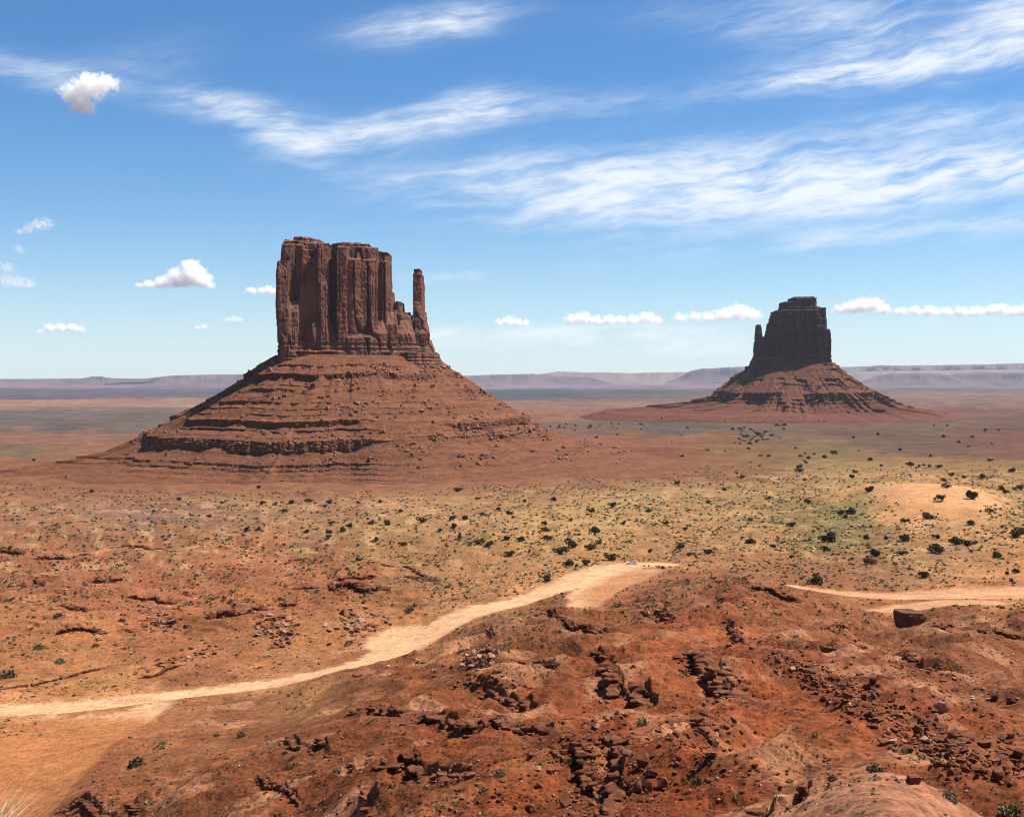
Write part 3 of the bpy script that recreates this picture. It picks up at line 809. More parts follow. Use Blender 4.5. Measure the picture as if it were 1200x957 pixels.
def talus_mesh(name, cx, cy, profL, profR, profF, ledges, seed, k, zb, nth=1500, dz=0.5, shear=0.0, zsh=0.0):
    """slope of fallen rock round a cliff: radius as a function of height and bearing, with hard ledges"""
    th_f = np.linspace(R(-200), R(20), int(nth * 0.8)); th_b = np.linspace(R(20), R(160), int(nth * 0.2))[1:-1]
    th = np.r_[th_f, th_b]
    ztop = profL[0][0]
    zs = np.arange(ztop, zb - dz, -dz * 1.0)
    Z, T = np.meshgrid(zs, th, indexing='ij')
    ct, st = np.cos(T), np.sin(T)
    ex, ey = ct * 140 * k, st * 140 * k
    zeff = Z + 0.0
    lip = np.zeros_like(Z)
    for (zk, h, cover, rough, sel) in ledges:
        nz = zk + 2.2 * k * n2(ex / (60 * k), ey / (60 * k), seed + 1) + 1.0 * k * n2(ex / (14 * k), ey / (14 * k), seed + 2)
        am = np.clip((n2(ex / (38 * k), ey / (38 * k), seed + int(abs(zk)) % 50) * 1.3 + n2(ex / (9 * k), ey / (9 * k), seed + 6) * 0.8 + cover) * 2.2, 0, 1) * sel(T)
        hh = h * am * (0.8 + 0.4 * n2(ex / (20 * k), ey / (20 * k), seed + 7))
        below = np.clip(nz - Z, 0, None)
        L = 3.5 * h
        shift = np.where(below < hh, below, hh * np.clip(1 - (below - hh) / L, 0, 1))
        zeff = zeff + shift
        inb = (below > 0) & (below < hh + 0.3)
        lip += inb * am * rough * k * (0.6 + 1.6 * np.clip(n2(ex / (3.4 * k), ey / (3.4 * k), seed + 9), -1, 1) + 0.8 * n2(ex / (1.5 * k), Z / (2 * k), seed + 10))
        lip += np.where((Z > nz) & (Z < nz + 1.0 * k), am * rough * k * 0.8, 0)
    def prof(P):
        P = np.array(P)[::-1]; return np.interp(zeff, P[:, 0], P[:, 1])
    rl, rr_, rf = prof(profL), prof(profR), prof(profF)
    wl = np.clip(-ct, 0, 1) ** 2; wr = np.clip(ct, 0, 1) ** 2; wf = 1 - wl - wr
    rad = wl * rl + wr * rr_ + wf * rf
    g = sstep(ztop - Z, 2 * k, 30 * k)
    gul = np.abs(n2(ex / (24 * k) , ey / (24 * k), seed + 20))
    rad += g * (6.0 * (0.5 + .5 * k) * (gul - 0.3) + 5.0 * (0.5 + .5 * k) * n2(ex / (70 * k), ey / (70 * k), seed + 21))
    X, Y = cx + rad * ct, cy + rad * st
    rough = n2(X / (3.4 * k), Y / (3.4 * k), seed + 22) * 0.55 + n2(X / (1.5 * k), Y / (1.5 * k), seed + 23) * 0.35 + 1.1 * n2(X / (9 * k), Y / (9 * k), seed + 24)
    rad = rad + lip + rough * 0.75 * k
    X, Y = cx + rad * ct, cy + rad * st
    Y = Y + shear * np.clip(X - cx, -140 * k, 140 * k) * sstep(Z, zsh, ztop)
    nz_, nt = Z.shape
    Vv = np.c_[X.ravel(), Y.ravel(), (Z + 0.25 * k * n2(X / (2 * k), Y / (2 * k), seed + 25)).ravel()]
    Ii = np.arange(nz_ * nt).reshape(nz_, nt)
    a, b = Ii[:-1], Ii[1:]
    q = np.stack([np.roll(a, -1, 1), a, b, np.roll(b, -1, 1)], -1).reshape(-1, 4)
    capv = len(Vv); Vv = np.r_[Vv, [[cx, cy, ztop + 2]]]
    cap = np.stack([np.full(nt, capv), Ii[0], np.roll(Ii[0], -1)], -1)
    surf = (zs, th, X, Y, Z)
    return mesh_np(name, Vv, [q, cap], False), surf

# rock shapes shared by ledges, boulders and scree
def rock_lib(n, seed, box=True, npts=16):
    rng = np.random.default_rng(seed); out = []
    for i in range(n):
        bm = bmesh.new()
        if box:
            P = []
            for sx in (-1, 1):
                for sy_ in (-1, 1):
                    for sz in (-1, 1):
                        c = np.array([sx, sy_, sz], float) * rng.uniform(0.5, 1.0, 3)
                        for ax in range(3):
                            d = c.copy(); d[ax] *= rng.uniform(0.55, 0.9); P.append(d)
        else:
            P = rng.normal(0, 1, (npts, 3)); P /= np.linalg.norm(P, axis=1)[:, None]
            P *= rng.uniform(0.75, 1.08, (npts, 1))
        vs = [bm.verts.new(p) for p in P]
        r = bmesh.ops.convex_hull(bm, input=vs)
        bmesh.ops.delete(bm, geom=[g for g in bm.verts if not g.link_faces], context='VERTS')
        bmesh.ops.triangulate(bm, faces=bm.faces[:])
        bm.verts.index_update()
        V = np.array([v.co[:] for v in bm.verts]); Tt = np.array([[v.index for v in f.verts] for f in bm.faces])
        bm.free(); out.append((V, Tt))
    return out
BLOCKS = rock_lib(24, 5, True)
STONES = rock_lib(24, 6, False, 13)
PEBBLES = rock_lib(12, 8, False, 8)
def rotm(yaw, pitch, roll):
    return np.array((Matrix.Rotation(yaw, 3, 'Z') @ Matrix.Rotation(pitch, 3, 'X') @ Matrix.Rotation(roll, 3, 'Y')))
class Pile:
    def __init__(s): s.V = []; s.T = []; s.n = 0
    def add(s, shape, pos, scale, rot):
        V, T = shape
        P = (V * np.asarray(scale)) @ rot.T + np.asarray(pos)
        s.V.append(P); s.T.append(T + s.n); s.n += len(P)
    def mesh(s, name): return mesh_np(name, np.concatenate(s.V), [np.concatenate(s.T)], False)

def scree_on(surf, n, smin, smax, seed, wgt, sk=1.0):
    zs, th, X, Y, Z = surf
    rng = np.random.default_rng(seed); P = Pile()
    nz_, nt = Z.shape; cnt = 0
    while cnt < n:
        i = rng.integers(int(nz_ * 0.06), int(nz_ * 0.9)); j = rng.integers(0, nt)
        if math.sin(th[j]) > 0.35: continue
        cl = float(np.clip(n2(X[i, j] / (26 * sk), Z[i, j] / (14 * sk), seed) * 1.5 + .25, 0.03, 1))
        if rng.random() > wgt(Z[i, j], th[j], X[i, j], Y[i, j]) * cl: continue
        s = smin * (smax / smin) ** (rng.random() ** 3.4)
        P.add(BLOCKS[rng.integers(24)] if rng.random() < .6 else STONES[rng.integers(24)], (X[i, j], Y[i, j], Z[i, j] + s * 0.2),
              s * rng.uniform(0.6, 1.2, 3) * [1, 1, .75], rotm(rng.uniform(0, 6.3), rng.normal(0, .35), rng.normal(0, .35)))
        cnt += 1
    return P

# west butte ----------------------------------------------------------
wu = lambda X: 300 + X / 5.217
wv = lambda Y: 270 + Y / 5.217
WCOL = [
 (150,300,122,1464,1560),(160,390,100,1468,1556),(172,380,90,1474,1552,.02),(225,368,66,1482,1540,.02),(240,330,60,1490,1530,.0),
 (126,300,236,1462,1555),(118,190,229,1446,1492,.02,.9),(120,205,440,1444,1490,.03,.8),(195,262,452,1448,1478,.08,.55),(255,345,310,1456,1500,.05,.7),
 (262,385,150,1460,1510,.02,.9),(300,390,240,1453,1500,.03,.85),(330,400,520,1447,1490,.08,.5),(372,446,108,1450,1520,.01),(385,440,290,1446,1500,.02,.8),
 (432,500,112,1510,1560),(440,486,128,1500,1530),(440,480,265,1492,1520,.02,.8),(438,515,576,1450,1500,.12,.6),
 (488,560,130,1444,1556,.02),(492,738,124,1452,1560,.02),(545,735,200,1446,1540,.02),(470,690,96,1466,1545,.02),(520,650,90,1476,1540,.01),
 (738,806,142,1460,1508,.03),(765,806,200,1456,1506,.02),(800,830,372,1468,1508,.03,.8),(560,700,590,1440,1500,.10,.55),(690,800,560,1444,1500,.10,.6),(590,660,480,1444,1480,.08,.6),
 (783,862,505,1454,1515,.14,.6),(838,896,440,1472,1520,.12,.7),(850,880,432,1476,1510,.05),(888,935,496,1470,1516,.15,.7),(860,965,550,1456,1520,.14,.6),(905,955,515,1468,1512,.1,.7),
 (962,1008,228,1478,1500,.02),(957,1018,262,1476,1504,.05),(956,1026,440,1472,1510,.06,.8),(955,1036,490,1470,1512,.06,.8),(955,1054,560,1466,1514,.08,.7),(960,1080,665,1462,1520,.08,.7),
 (126,780,692,1442,1568,.03,.9),(780,1000,705,1450,1535,.03,.9),(122,1092,745,1438,1572,.02),(1000,1096,770,1448,1540,.03,.85),
]
WX, WY = px(415, 441, 1500)[0], 1503.0
west = empty('sandstone_butte', (0, 0, 0))
tag(west, 'broad flat topped red butte with a thin thumb like spire on its right', 'butte')
thumb = [c for c in WCOL if c[0] >= 955 and c[2] < 760]
body = [c for c in WCOL if c not in thumb]
zfoot = px(600, 441 - 0, 1500)[2]
link('cliff', cliff_mesh('west_cliff', body, wu, wv, 1500, 0.50, WX, 2.0, 6.0, 1.1, 21, 1.0, 1.0, px(600, wv(700), 1500)[2] - 4), M_CLIFF, west)
link('spire', cliff_mesh('west_spire', thumb, wu, wv, 1500, 0.50, WX, 2.0, 5.0, 0.7, 25, 0.8, 0.8, px(600, wv(715), 1500)[2] - 4), M_CLIFF, west)
zz_ = lambda v: -(v - 441) * 1500 / F
pL = [(zz_(417), 86), (zz_(421), 93), (zz_(445), 130), (zz_(470), 173), (zz_(490), 222), (zz_(511), 262), (zz_(524), 294), (zz_(531), 335), (zz_(539), 392), (zz_(547), 460), (-140, 620)]
pR = [(zz_(417), 100), (zz_(425), 106), (zz_(440), 126), (zz_(455), 150), (zz_(480), 190), (zz_(492), 215), (zz_(505), 246), (zz_(517), 284), (zz_(530), 330), (zz_(542), 395), (-140, 500)]
pF = [(zz_(417), 70), (zz_(421), 78), (zz_(445), 120), (zz_(470), 165), (zz_(490), 205), (zz_(509), 238), (zz_(524), 258), (-97, 282), (-105, 306), (-113, 350), (-140, 480)]
ALLT = lambda T: np.ones_like(T)
LEFT = lambda T: sstep(-np.cos(T), -0.35, -0.05)
RIGHT = lambda T: sstep(np.cos(T), 0.45, 0.75)
wled = [(z, 1.5, .35, .45, ALLT) for z in (-9, -16, -34, -40, -56, -62)] + [(zz_(428), 2.6, .4, .6, ALLT), (zz_(437.5), 7.0, .8, 1.1, ALLT), (zz_(454), 2.8, .3, .7, ALLT), (zz_(467), 2.4, .2, .6, ALLT), (zz_(486), 6.5, .9, 1.1, LEFT), (zz_(495), 2.0, .3, .6, LEFT), (zz_(505), 14.0, 1.3, 1.8, LEFT),
        (zz_(489), 8.0, .9, 1.3, RIGHT), (zz_(502), 5.0, .6, 1.0, RIGHT), (-89, 3.2, 1.0, .8, LEFT), (-93.5, 3.0, 1.0, .8, LEFT), (-98, 3.6, 1.2, .9, LEFT), (-102.5, 3.0, 1.0, .8, LEFT), (-107, 3.0, 1.0, .8, LEFT)]
tm, surf = talus_mesh('west_talus', WX, WY, pL, pR, pF, wled, 31, 1.0, -128.0, 1700, 0.4, 0.50, -60.0)
tal = link('talus_slope', tm, M_TALUS, west)
def ww(z, t, x, y):
    w = 0.12 + 0.55 * max(0, math.cos(t - R(-55))) ** 2
    if -78 < z < -58: w += 0.45
    if z < -92: w *= 0.25
    return w
link('scree', scree_on(surf, 5200, 0.45, 2.9, 41, ww).mesh('west_scree'), M_SCREE, tal)['kind'] = 'stuff'

# east butte ----------------------------------------------------------
eu = lambda X: 820 + X / 4.615
ev_ = lambda Y: 330 + Y / 4.615
ECOL = [
 (402,640,158,3655,3800,.02),(390,650,200,3650,3800,.03),(396,650,178,3653,3802,.03),(384,655,226,3648,3803,.03),(376,662,262,3645,3805,.03),(600,668,148,3660,3790,.01,None,(.35,.5)),(440,622,140,3668,3780,.0),
 (444,520,112,3676,3760,.0),(488,618,90,3680,3760,.0),(500,600,84,3690,3750,.0),(600,686,205,3655,3800,.02,None,(.55,.75)),(600,696,300,3650,3800,.03,None,(.6,.75)),
 (318,382,318,3682,3760,.03),(340,384,300,3690,3750,.02),(320,343,246,3706,3734,.02),(322,341,230,3708,3732,.0),(318,346,270,3702,3738,.04),
 (306,420,430,3660,3790,.02),(300,690,442,3640,3815,.01),(284,400,458,3640,3810,.02),(430,600,300,3640,3700,.05),(560,640,240,3644,3700,.03),
]
EX, EY = px(eu(520), 441, 3720)[0], 3730.0
east = empty('sandstone_butte', (0, 0, 0))
tag(east, 'smaller distant butte in dark shade with a short spire on its left', 'butte')
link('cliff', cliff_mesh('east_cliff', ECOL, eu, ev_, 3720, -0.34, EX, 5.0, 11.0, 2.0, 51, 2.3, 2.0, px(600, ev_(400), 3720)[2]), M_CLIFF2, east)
ze = lambda Y: -(ev_(Y) - 441) * 3720 / F
e2 = 3720 / F / 4.615
qL = [(ze(405), 118), (ze(440), 128), (ze(465), 236 * e2), (ze(530), 345 * e2), (ze(580), 405 * e2), (ze(620), 455 * e2), (ze(645), 600 * e2), (ze(672), 860 * e2), (ze(690), 1060 * e2), (-150, 1300 * e2)]
qR = [(ze(405), 90), (ze(436), 176 * e2), (ze(510), 280 * e2), (ze(580), 400 * e2), (ze(612), 470 * e2), (ze(650), 590 * e2), (ze(685), 760 * e2), (-150, 950 * e2)]
qF = [(ze(405), 88), (ze(436), 170 * e2), (ze(510), 290 * e2), (ze(580), 390 * e2), (ze(620), 450 * e2), (ze(660), 540 * e2), (ze(690), 680 * e2), (-150, 850 * e2)]
eled = [(ze(470), 7, .2, 1, RIGHT), (ze(520), 9, .3, 1, ALLT), (ze(548), 6, .2, 1, ALLT), (ze(595), 19, .55, 1.4, ALLT), (ze(625), 7, .9, .7, ALLT), (ze(642), 9, 1.2, .8, ALLT), (ze(659), 9, 1.2, .8, ALLT), (ze(676), 9, 1.2, .8, ALLT)]
em, esurf = talus_mesh('east_talus', EX, EY, qL, qR, qF, eled, 61, 2.2, -150.0, 1000, 0.9, -0.34, -60.0)
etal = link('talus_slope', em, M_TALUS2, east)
link('scree', scree_on(esurf, 1500, 1.2, 6.0, 71, lambda z, t, x, y: 0.5 if z > -80 else 0.12, 2.3).mesh('east_scree'), M_SCREE, etal)['kind'] = 'stuff'

# ------------------------------------------------------------------ distant mesas and hills
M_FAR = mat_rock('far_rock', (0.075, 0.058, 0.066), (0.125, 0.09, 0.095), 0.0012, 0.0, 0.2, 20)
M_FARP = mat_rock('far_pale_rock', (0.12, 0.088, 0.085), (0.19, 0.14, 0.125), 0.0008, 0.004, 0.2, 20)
def ridge(name, outline, dist, thick, mat, label, cat='mesa', seed=0, rough=1.0, kind=None):
    """a long table of rock far away: crest heights from the skyline, real depth front to back"""
    o = np.array(outline, float)
    o[:, 1] = 446 - (446 - o[:, 1]) * 0.74
    o = np.r_[[[o[0, 0] - 26, 448.5]], [[o[0, 0] - 9, (o[0, 1] + 446) / 2]], o, [[o[-1, 0] + 9, (o[-1, 1] + 446) / 2]], [[o[-1, 0] + 26, 448.5]]]
    uu = np.linspace(o[0, 0], o[-1, 0], max(60, int((o[-1, 0] - o[0, 0]) * 1.2)))
    vv = np.interp(uu, o[:, 0], o[:, 1])
    sl0 = np.array([0, .16, .3, .40, .48, .58, .64, .75, 1.0, 1.4, 1.9]) - .5
    hg = np.array([0, .10, .24, .38, .52, .86, .94, 1.0, .96, .5, 0])
    rows = []
    a, zt = ray(uu, vv)
    for s in np.linspace(-.5, 1.4, 56):
        d = dist + s * thick + 0 * uu
        ero = 0.12 * n2(uu / 22, uu * 0 + s * 2, seed) + 0.02 * n2(uu / 6, uu * 0 + s * 3, seed + 1) + 0.004 * n2(uu / 2.2, uu * 0 + s * 6, seed + 2)
        h = np.interp(s + ero * (abs(s) < .7), sl0, hg)
        top = zt * dist + rough * dist / F * (0.5 * n2(uu / 7, uu * 0, seed + 4) + 0.25 * n2(uu / 3, uu * 0, seed + 5))
        z = (PLAIN - 3) + (top - PLAIN + 3) * h
        rows.append(np.c_[a * d, d, z])
    A = np.array(rows); k, n = A.shape[:2]
    Ii = np.arange(k * n).reshape(k, n)
    q = np.stack([Ii[:-1, :-1], Ii[:-1, 1:], Ii[1:, 1:], Ii[1:, :-1]], -1).reshape(-1, 4)
    ends = [np.array([list(Ii[:, 0])]), np.array([list(Ii[::-1, -1])])]
    me = mesh_np(name, A.reshape(-1, 3), [q] + ends, True)
    ob = link(name, me, mat)
    if kind: tag(ob, kind=kind)
    else: tag(ob, label, cat)
    return ob
ridge('mesa', [(-60,443.5),(40,443),(95,442.5),(104,440.3),(108,439.2),(120,439.3),(124,441),(140,442.3),(185,443.2),(230,445)], 19000, 900, M_FAR, 'low faint mesa band with a tiny flat knob, far left horizon', seed=1, rough=.35)
ridge('mesa', [(150,446.5),(165,444),(180,441),(196,438.6),(205,437.6),(240,436.3),(290,435.6),(330,435.2),(380,436),(430,441),(470,446)], 17500, 2200, M_FAR, 'long pale blue plateau rising behind the left flank of the broad butte', seed=2, rough=.25)
ridge('mesa', [(500,441),(540,438.5),(580,436.2),(625,435),(632,436),(645,438.4),(690,440.5)], 18500, 1200, M_FAR, 'low lilac mesa with a steep right end, just right of the broad butte', seed=3, rough=.6)
ridge('mesa', [(630,436),(655,431),(690,432.6),(740,433.6),(790,432.2),(830,432),(880,431),(930,433),(990,436)], 24000, 3000, M_FARP, 'pale pink tableland along the horizon between the two buttes', seed=4, rough=.4)
ridge('mesa', [(806,432),(815,428.5),(828,426.2),(850,424.5),(872,423.6),(900,424),(930,428)], 21500, 900, M_FAR, 'small blue jagged mesa touching the left side of the shaded butte', seed=5, rough=1.1)
ridge('hills', [(930,428),(975,424),(1020,422.5),(1030,420.6),(1060,421.4),(1100,420.6),(1150,419.5),(1200,417.6),(1260,417),(1340,420)], 25500, 3500, M_FAR, None, seed=6, rough=.9, kind='structure')
ridge('hills', [(940,437),(1000,432),(1050,430),(1100,429.5),(1160,428),(1210,428),(1300,430)], 22500, 3500, M_FARP, None, seed=7, rough=.5, kind='structure')
ridge('mesa', [(1030,437.5),(1040,435.8),(1060,434.5),(1085,434),(1100,434.8),(1112,437)], 17000, 800, M_FAR, 'low dark blue mesa on the far plain, closer to the shaded butte', seed=8, rough=.7)
ridge('mesa', [(1116,436.6),(1122,434.2),(1140,433),(1165,433),(1180,433.6),(1215,433.4),(1260,437)], 17200, 800, M_FAR, 'low dark blue mesa on the far plain at the right edge of the photo', seed=9, rough=.7)

# ------------------------------------------------------------------ rock ledges
LEDGE_NAMES = [
 'thin dark ledge jutting from the dark slope, leftmost of the foreground ledges', 'thin string of pale stones continuing right and below the jutting slope ledge',
 'short level ledge of dark blocks, second row below the road bend', 'broken ledge of stacked dark blocks right of the short level ledge',
 'long low ledge of red blocks ending in a dark overhang, center foreground', 'bushy broken ledge above the bottom edge, left of center',
 'ledge of red blocks stepping down to the right below the crested hill', 'thin dark caprock along the crest of the dark hill beside the road',
 'small dark overhang at the top of the long black scarp', 'long black shaded scarp running down to the pale slickrock, tallest ledge of the foreground',
 'hooked black ledge with loose blocks, right of the long black scarp', 'deep black hollow under a ledge near the bottom center',
 'narrow dark crack ledge beside the big boulders', 'dark block ledge at the bottom edge left of the pale dome', 'small dark ledge on the rim of the pale dome',
 'dark corner ledge at the bottom edge left of center', 'low rubble ledge beside the sandy lot at bottom left',
 'dark undercut ledge above a spill of broken slabs on the left flat', 'big dark outcrop at the left edge above the road',
 'dark double outcrop above the road left of its wide bend', 'thin upper ledge over the dark double outcrop', 'small flat outcrop highest on the left flat',
 'isolated rounded red outcrop on the left flat', 'long broken line of thin slabs above the road at far left', 'short line of slabs above the road left of the slab spill',
 'long low reddish ledge right of the dark double outcrop', 'faint low ledge in the scrub left of center', 'thin ledge on the brown hill left of the square block',
 'slanting ledge in the boulder field below the thin hill ledge', 'small dark ledge below the square block', 'pale topped ledge on the right edge below the road',
 'rough dark rock flank at the start of the right hand road', 'dark blocky ledge cut by the right edge low down', 'thin low ledge beside the pyramid rock', 'ledge along the upper edge of the upper boulder spill', 'ledge at the lower right end of the upper boulder spill', 'ledge running through the right hand boulder spill', 'thin ledge low on the left foreground slope', 'low ledge just above the flat topped reddish boulder', 'faint ledge on the dark hill under its crest', 'short ledge on the left of the pale crest', 'thin ledge across the striped right hand slope', 'low dark ledge at far left, level with the slab spills', 'short dark ledge above the left slab spill', 'short ledge between the slab spills and the double outcrop', 'dark ledge at the left edge, above the big outcrop', 'short dark ledge at the right of the double outcrop', 'thin ledge line in the middle of the left flat', 'highest thin ledge line of the left flat', 'small ledge right of and below the big left outcrop', 'tiny ledge just right of the undercut ledge', 'small dark outcrop on the knoll beside the road bend',
]
FALLEN = []
for li_, L in enumerate(LEDW):
    rng = np.random.default_rng(100 + li_)
    P = Pile(); h0 = L['H']; pts, nrm_, hh = L['P'], L['n'], L['h']
    gz_ = H(pts[:, 0] + nrm_[:, 0] * 0.5 * h0, pts[:, 1] + nrm_[:, 1] * 0.5 * h0)
    c0 = pts[len(pts) // 2]; z0 = float(gz_[len(pts) // 2])
    org = np.array([c0[0], c0[1], z0])
    slab = 0.5 if L['kind'] in ('low', 'crest', 'mid') else 0.42
    for i in range(len(pts)):
        yaw = math.atan2(-nrm_[i, 0], nrm_[i, 1]) + math.pi
        h = hh[i]
        nlay = 3 if h0 > 1.2 else 2
        P.add(BLOCKS[rng.integers(24)], np.array((pts[i, 0] - nrm_[i, 0] * .6 * h0, pts[i, 1] - nrm_[i, 1] * .6 * h0, gz_[i] + h * .25)) - org, (h0 * .62, h0 * .5, h * .6), rotm(yaw, 0, 0))
        for l in range(nlay):
            if rng.random() < 0.10 * l: continue
            th_ = h / nlay * rng.uniform(0.85, 1.2)
            if n2(L['t'][i] / (2.6 * h0), 0.0, li_) < -0.45 - 0.12 * (2 - l): continue
            zc = gz_[i] + h * ((l + 0.5) / nlay - 0.06)
            s = (0.30 - 0.22 * l) * h0 + rng.normal(0, 0.13) * h0
            w = h0 * rng.uniform(0.26, 0.55); dpt = h0 * rng.uniform(0.35, 0.6)
            p = (pts[i, 0] - nrm_[i, 0] * s, pts[i, 1] - nrm_[i, 1] * s, zc)
            P.add(BLOCKS[rng.integers(24)], np.array(p) - org, (w, dpt * .85, th_ * 0.62), rotm(yaw + rng.normal(0, .4), rng.normal(0, .14), rng.normal(0, .14)))
        for q in range(2 if L['kind'] != 'low' else 1):
            if rng.random() < 0.5:
                s = -abs(rng.normal(0.5, 0.7)) * h0 - 0.25 * h0
                sz = h0 * rng.uniform(0.08, 0.24)
                x_, y_ = pts[i, 0] - nrm_[i, 0] * s + rng.normal(0, .3) * h0, pts[i, 1] - nrm_[i, 1] * s
                zg = float(H(np.array([x_]), np.array([y_]))[0])
                FALLEN.append([np.array((x_, y_, zg)), sz * 1.9, False, ''])
    vv_ = np.concatenate(P.V); tt_ = np.concatenate(P.T)
    v_, n_, fs = remesh(vv_, tt_, max(0.055 * h0, 0.06))
    q3 = v_ + org
    v_ = v_ + n_ * (0.05 * h0 * n3(q3[:, 0] / (.5 * h0), q3[:, 1] / (.5 * h0), q3[:, 2] / (.16 * h0), 4))[:, None]
    o = link('rock_ledge', mesh_np('rock_ledge', v_, fs, False), M_LEDGE, None, org)
    tag(o, LEDGE_NAMES[li_], 'rock ledge', 'rock ledges of the desert floor')

# ------------------------------------------------------------------ boulders
_Q = np.maximum.accumulate((gz.reshape(nr, na)[16:, :len(fine)] / RR[16:, None]), 0)
def ground_pts(us, vs):
    """first point of the ground sheet that a pixel sees"""
    us = np.atleast_1d(np.asarray(us, float)); vs = np.atleast_1d(np.asarray(vs, float))
    a, zz = ray(us, vs)
    q = zz / np.sqrt(1 + a * a); ph = np.arctan(a)
    j = np.clip(np.rint((ph - fine[0]) / (fine[1] - fine[0])).astype(int), 0, len(fine) - 1)
    r = np.empty(len(us))
    for k in range(len(us)):
        c = _Q[:, j[k]]; i = int(np.searchsorted(c, q[k]))
        i = min(max(i, 1), len(c) - 1)
        f = (q[k] - c[i - 1]) / max(c[i] - c[i - 1], 1e-9)
        r[k] = RR[16 + i - 1] + (RR[16 + i] - RR[16 + i - 1]) * min(max(f, 0), 1)
    x, y = r * np.sin(ph), r * np.cos(ph)
    return np.c_[x, y, H(x, y)]
M_BLOCK = mat_rock('square_block_stone', (0.06, 0.022, 0.013), (0.17, 0.072, 0.040), 0.35, 0.5, 0.9, 0.4)
def big_rock(u, v, wpx, hpx, lib, label, mat, dmul=1.0, yaw=0.3, sub=True, name='boulder', cat='boulder', idx=0, group=None):
    p = ground_pts([u], [v])[0]
    d = math.hypot(p[0], p[1])
    w, hgt = wpx * d / F, hpx * d / F
    V, T = lib[idx % len(lib)]
    V = V / np.abs(V).max(0)
    V = V * [w / 2, w / 2 * dmul, hgt * 0.62]
    if sub:
        bm = bmesh.new()
        vs_ = [bm.verts.new(q) for q in V]; [bm.faces.new([vs_[k] for k in t]) for t in T]
        bmesh.ops.subdivide_edges(bm, edges=bm.edges[:], cuts=3, use_grid_fill=True)
        bm.verts.index_update()
        V = np.array([q.co[:] for q in bm.verts]); bmesh.ops.triangulate(bm, faces=bm.faces[:]); T = np.array([[q.index for q in f.verts] for f in bm.faces]); bm.free()
        s = w * 0.22
        V = V * (1 + 0.10 * n3(V[:, 0] / s, V[:, 1] / s, V[:, 2] / s, idx) + 0.05 * n3(V[:, 0] / s * 3, V[:, 1] / s * 3, V[:, 2] / s * 3, idx))[:, None]
    me = mesh_np(name, V, [T], False)
    o = link(name, me, mat, None, (p[0], p[1], p[2] + hgt * 0.42))
    o.rotation_euler = (0, 0, yaw)
    tag(o, label, cat, group)
    return o
big_rock(1064, 734, 31, 19, BLOCKS, 'big square brown block with a black shaded face, alone below the right hand road', M_BLOCK, 0.9, 0.35, idx=3)
big_rock(1104, 834, 16, 13, STONES, 'pale pyramid shaped rock on the right hand slope', M_PALE, 1.0, 0.6, idx=4)
BG = 'big boulders near the bottom center'
for i, (u, v, w, hh_, lb) in enumerate([
  (753, 897, 21, 21, 'tall rounded red boulder, topmost of the bottom center boulder group'),
  (764, 909, 18, 15, 'dark rounded boulder just below the tall rounded one'),
  (747, 929, 16, 19, 'upright pointed boulder with its left side dark'),
  (758, 929, 15, 20, 'flat faced boulder beside the upright pointed one'),
  (776, 924, 19, 16, 'rounded pinkish boulder, right end of the bottom center group'),
  (684, 925, 20, 12, 'flat topped reddish boulder left of the grey green bush'),
  (663, 944, 22, 17, 'large low boulder at the left end of the bottom rock heap'),
  (678, 937, 10, 9, 'orange boulder wedged between two larger ones'),
  (623, 950, 18, 10, 'dark low boulder near the bottom edge left of the rock heap'),
  (835, 887, 22, 8, 'flat red slab lying right of the deep black hollow'),
  (633, 922, 13, 9, 'small reddish boulder standing alone below the long low ledge'),
  (1166, 820, 10, 11, 'dark upright boulder on the right slope, left one of a pair'),
  (1186, 824, 14, 9, 'dark wedge boulder on the right slope, right one of a pair'),
  (1176, 900, 22, 14, 'dark broken boulder by the lower right edge'),
  (1193, 888, 16, 14, 'tall red boulder cut by the lower right edge'),
  (1076, 862, 18, 14, 'rounded red boulder in the middle of the right boulder spill'),
  (1112, 888, 15, 10, 'dark boulder with bright top, lower end of the right boulder spill'),
  (993, 820, 14, 11, 'rounded dark boulder in the upper boulder spill'),
  (1012, 820, 10, 10, 'upright dark boulder right of the rounded one in the upper spill'),
  (1025, 800, 20, 13, 'big dark cluster rock at the right end of the upper spill')]):
    big_rock(u, v, w * .82, hh_ * .82, STONES, lb, M_BOULD, 0.9, i * 0.7, idx=i + 5, group='named foreground boulders')

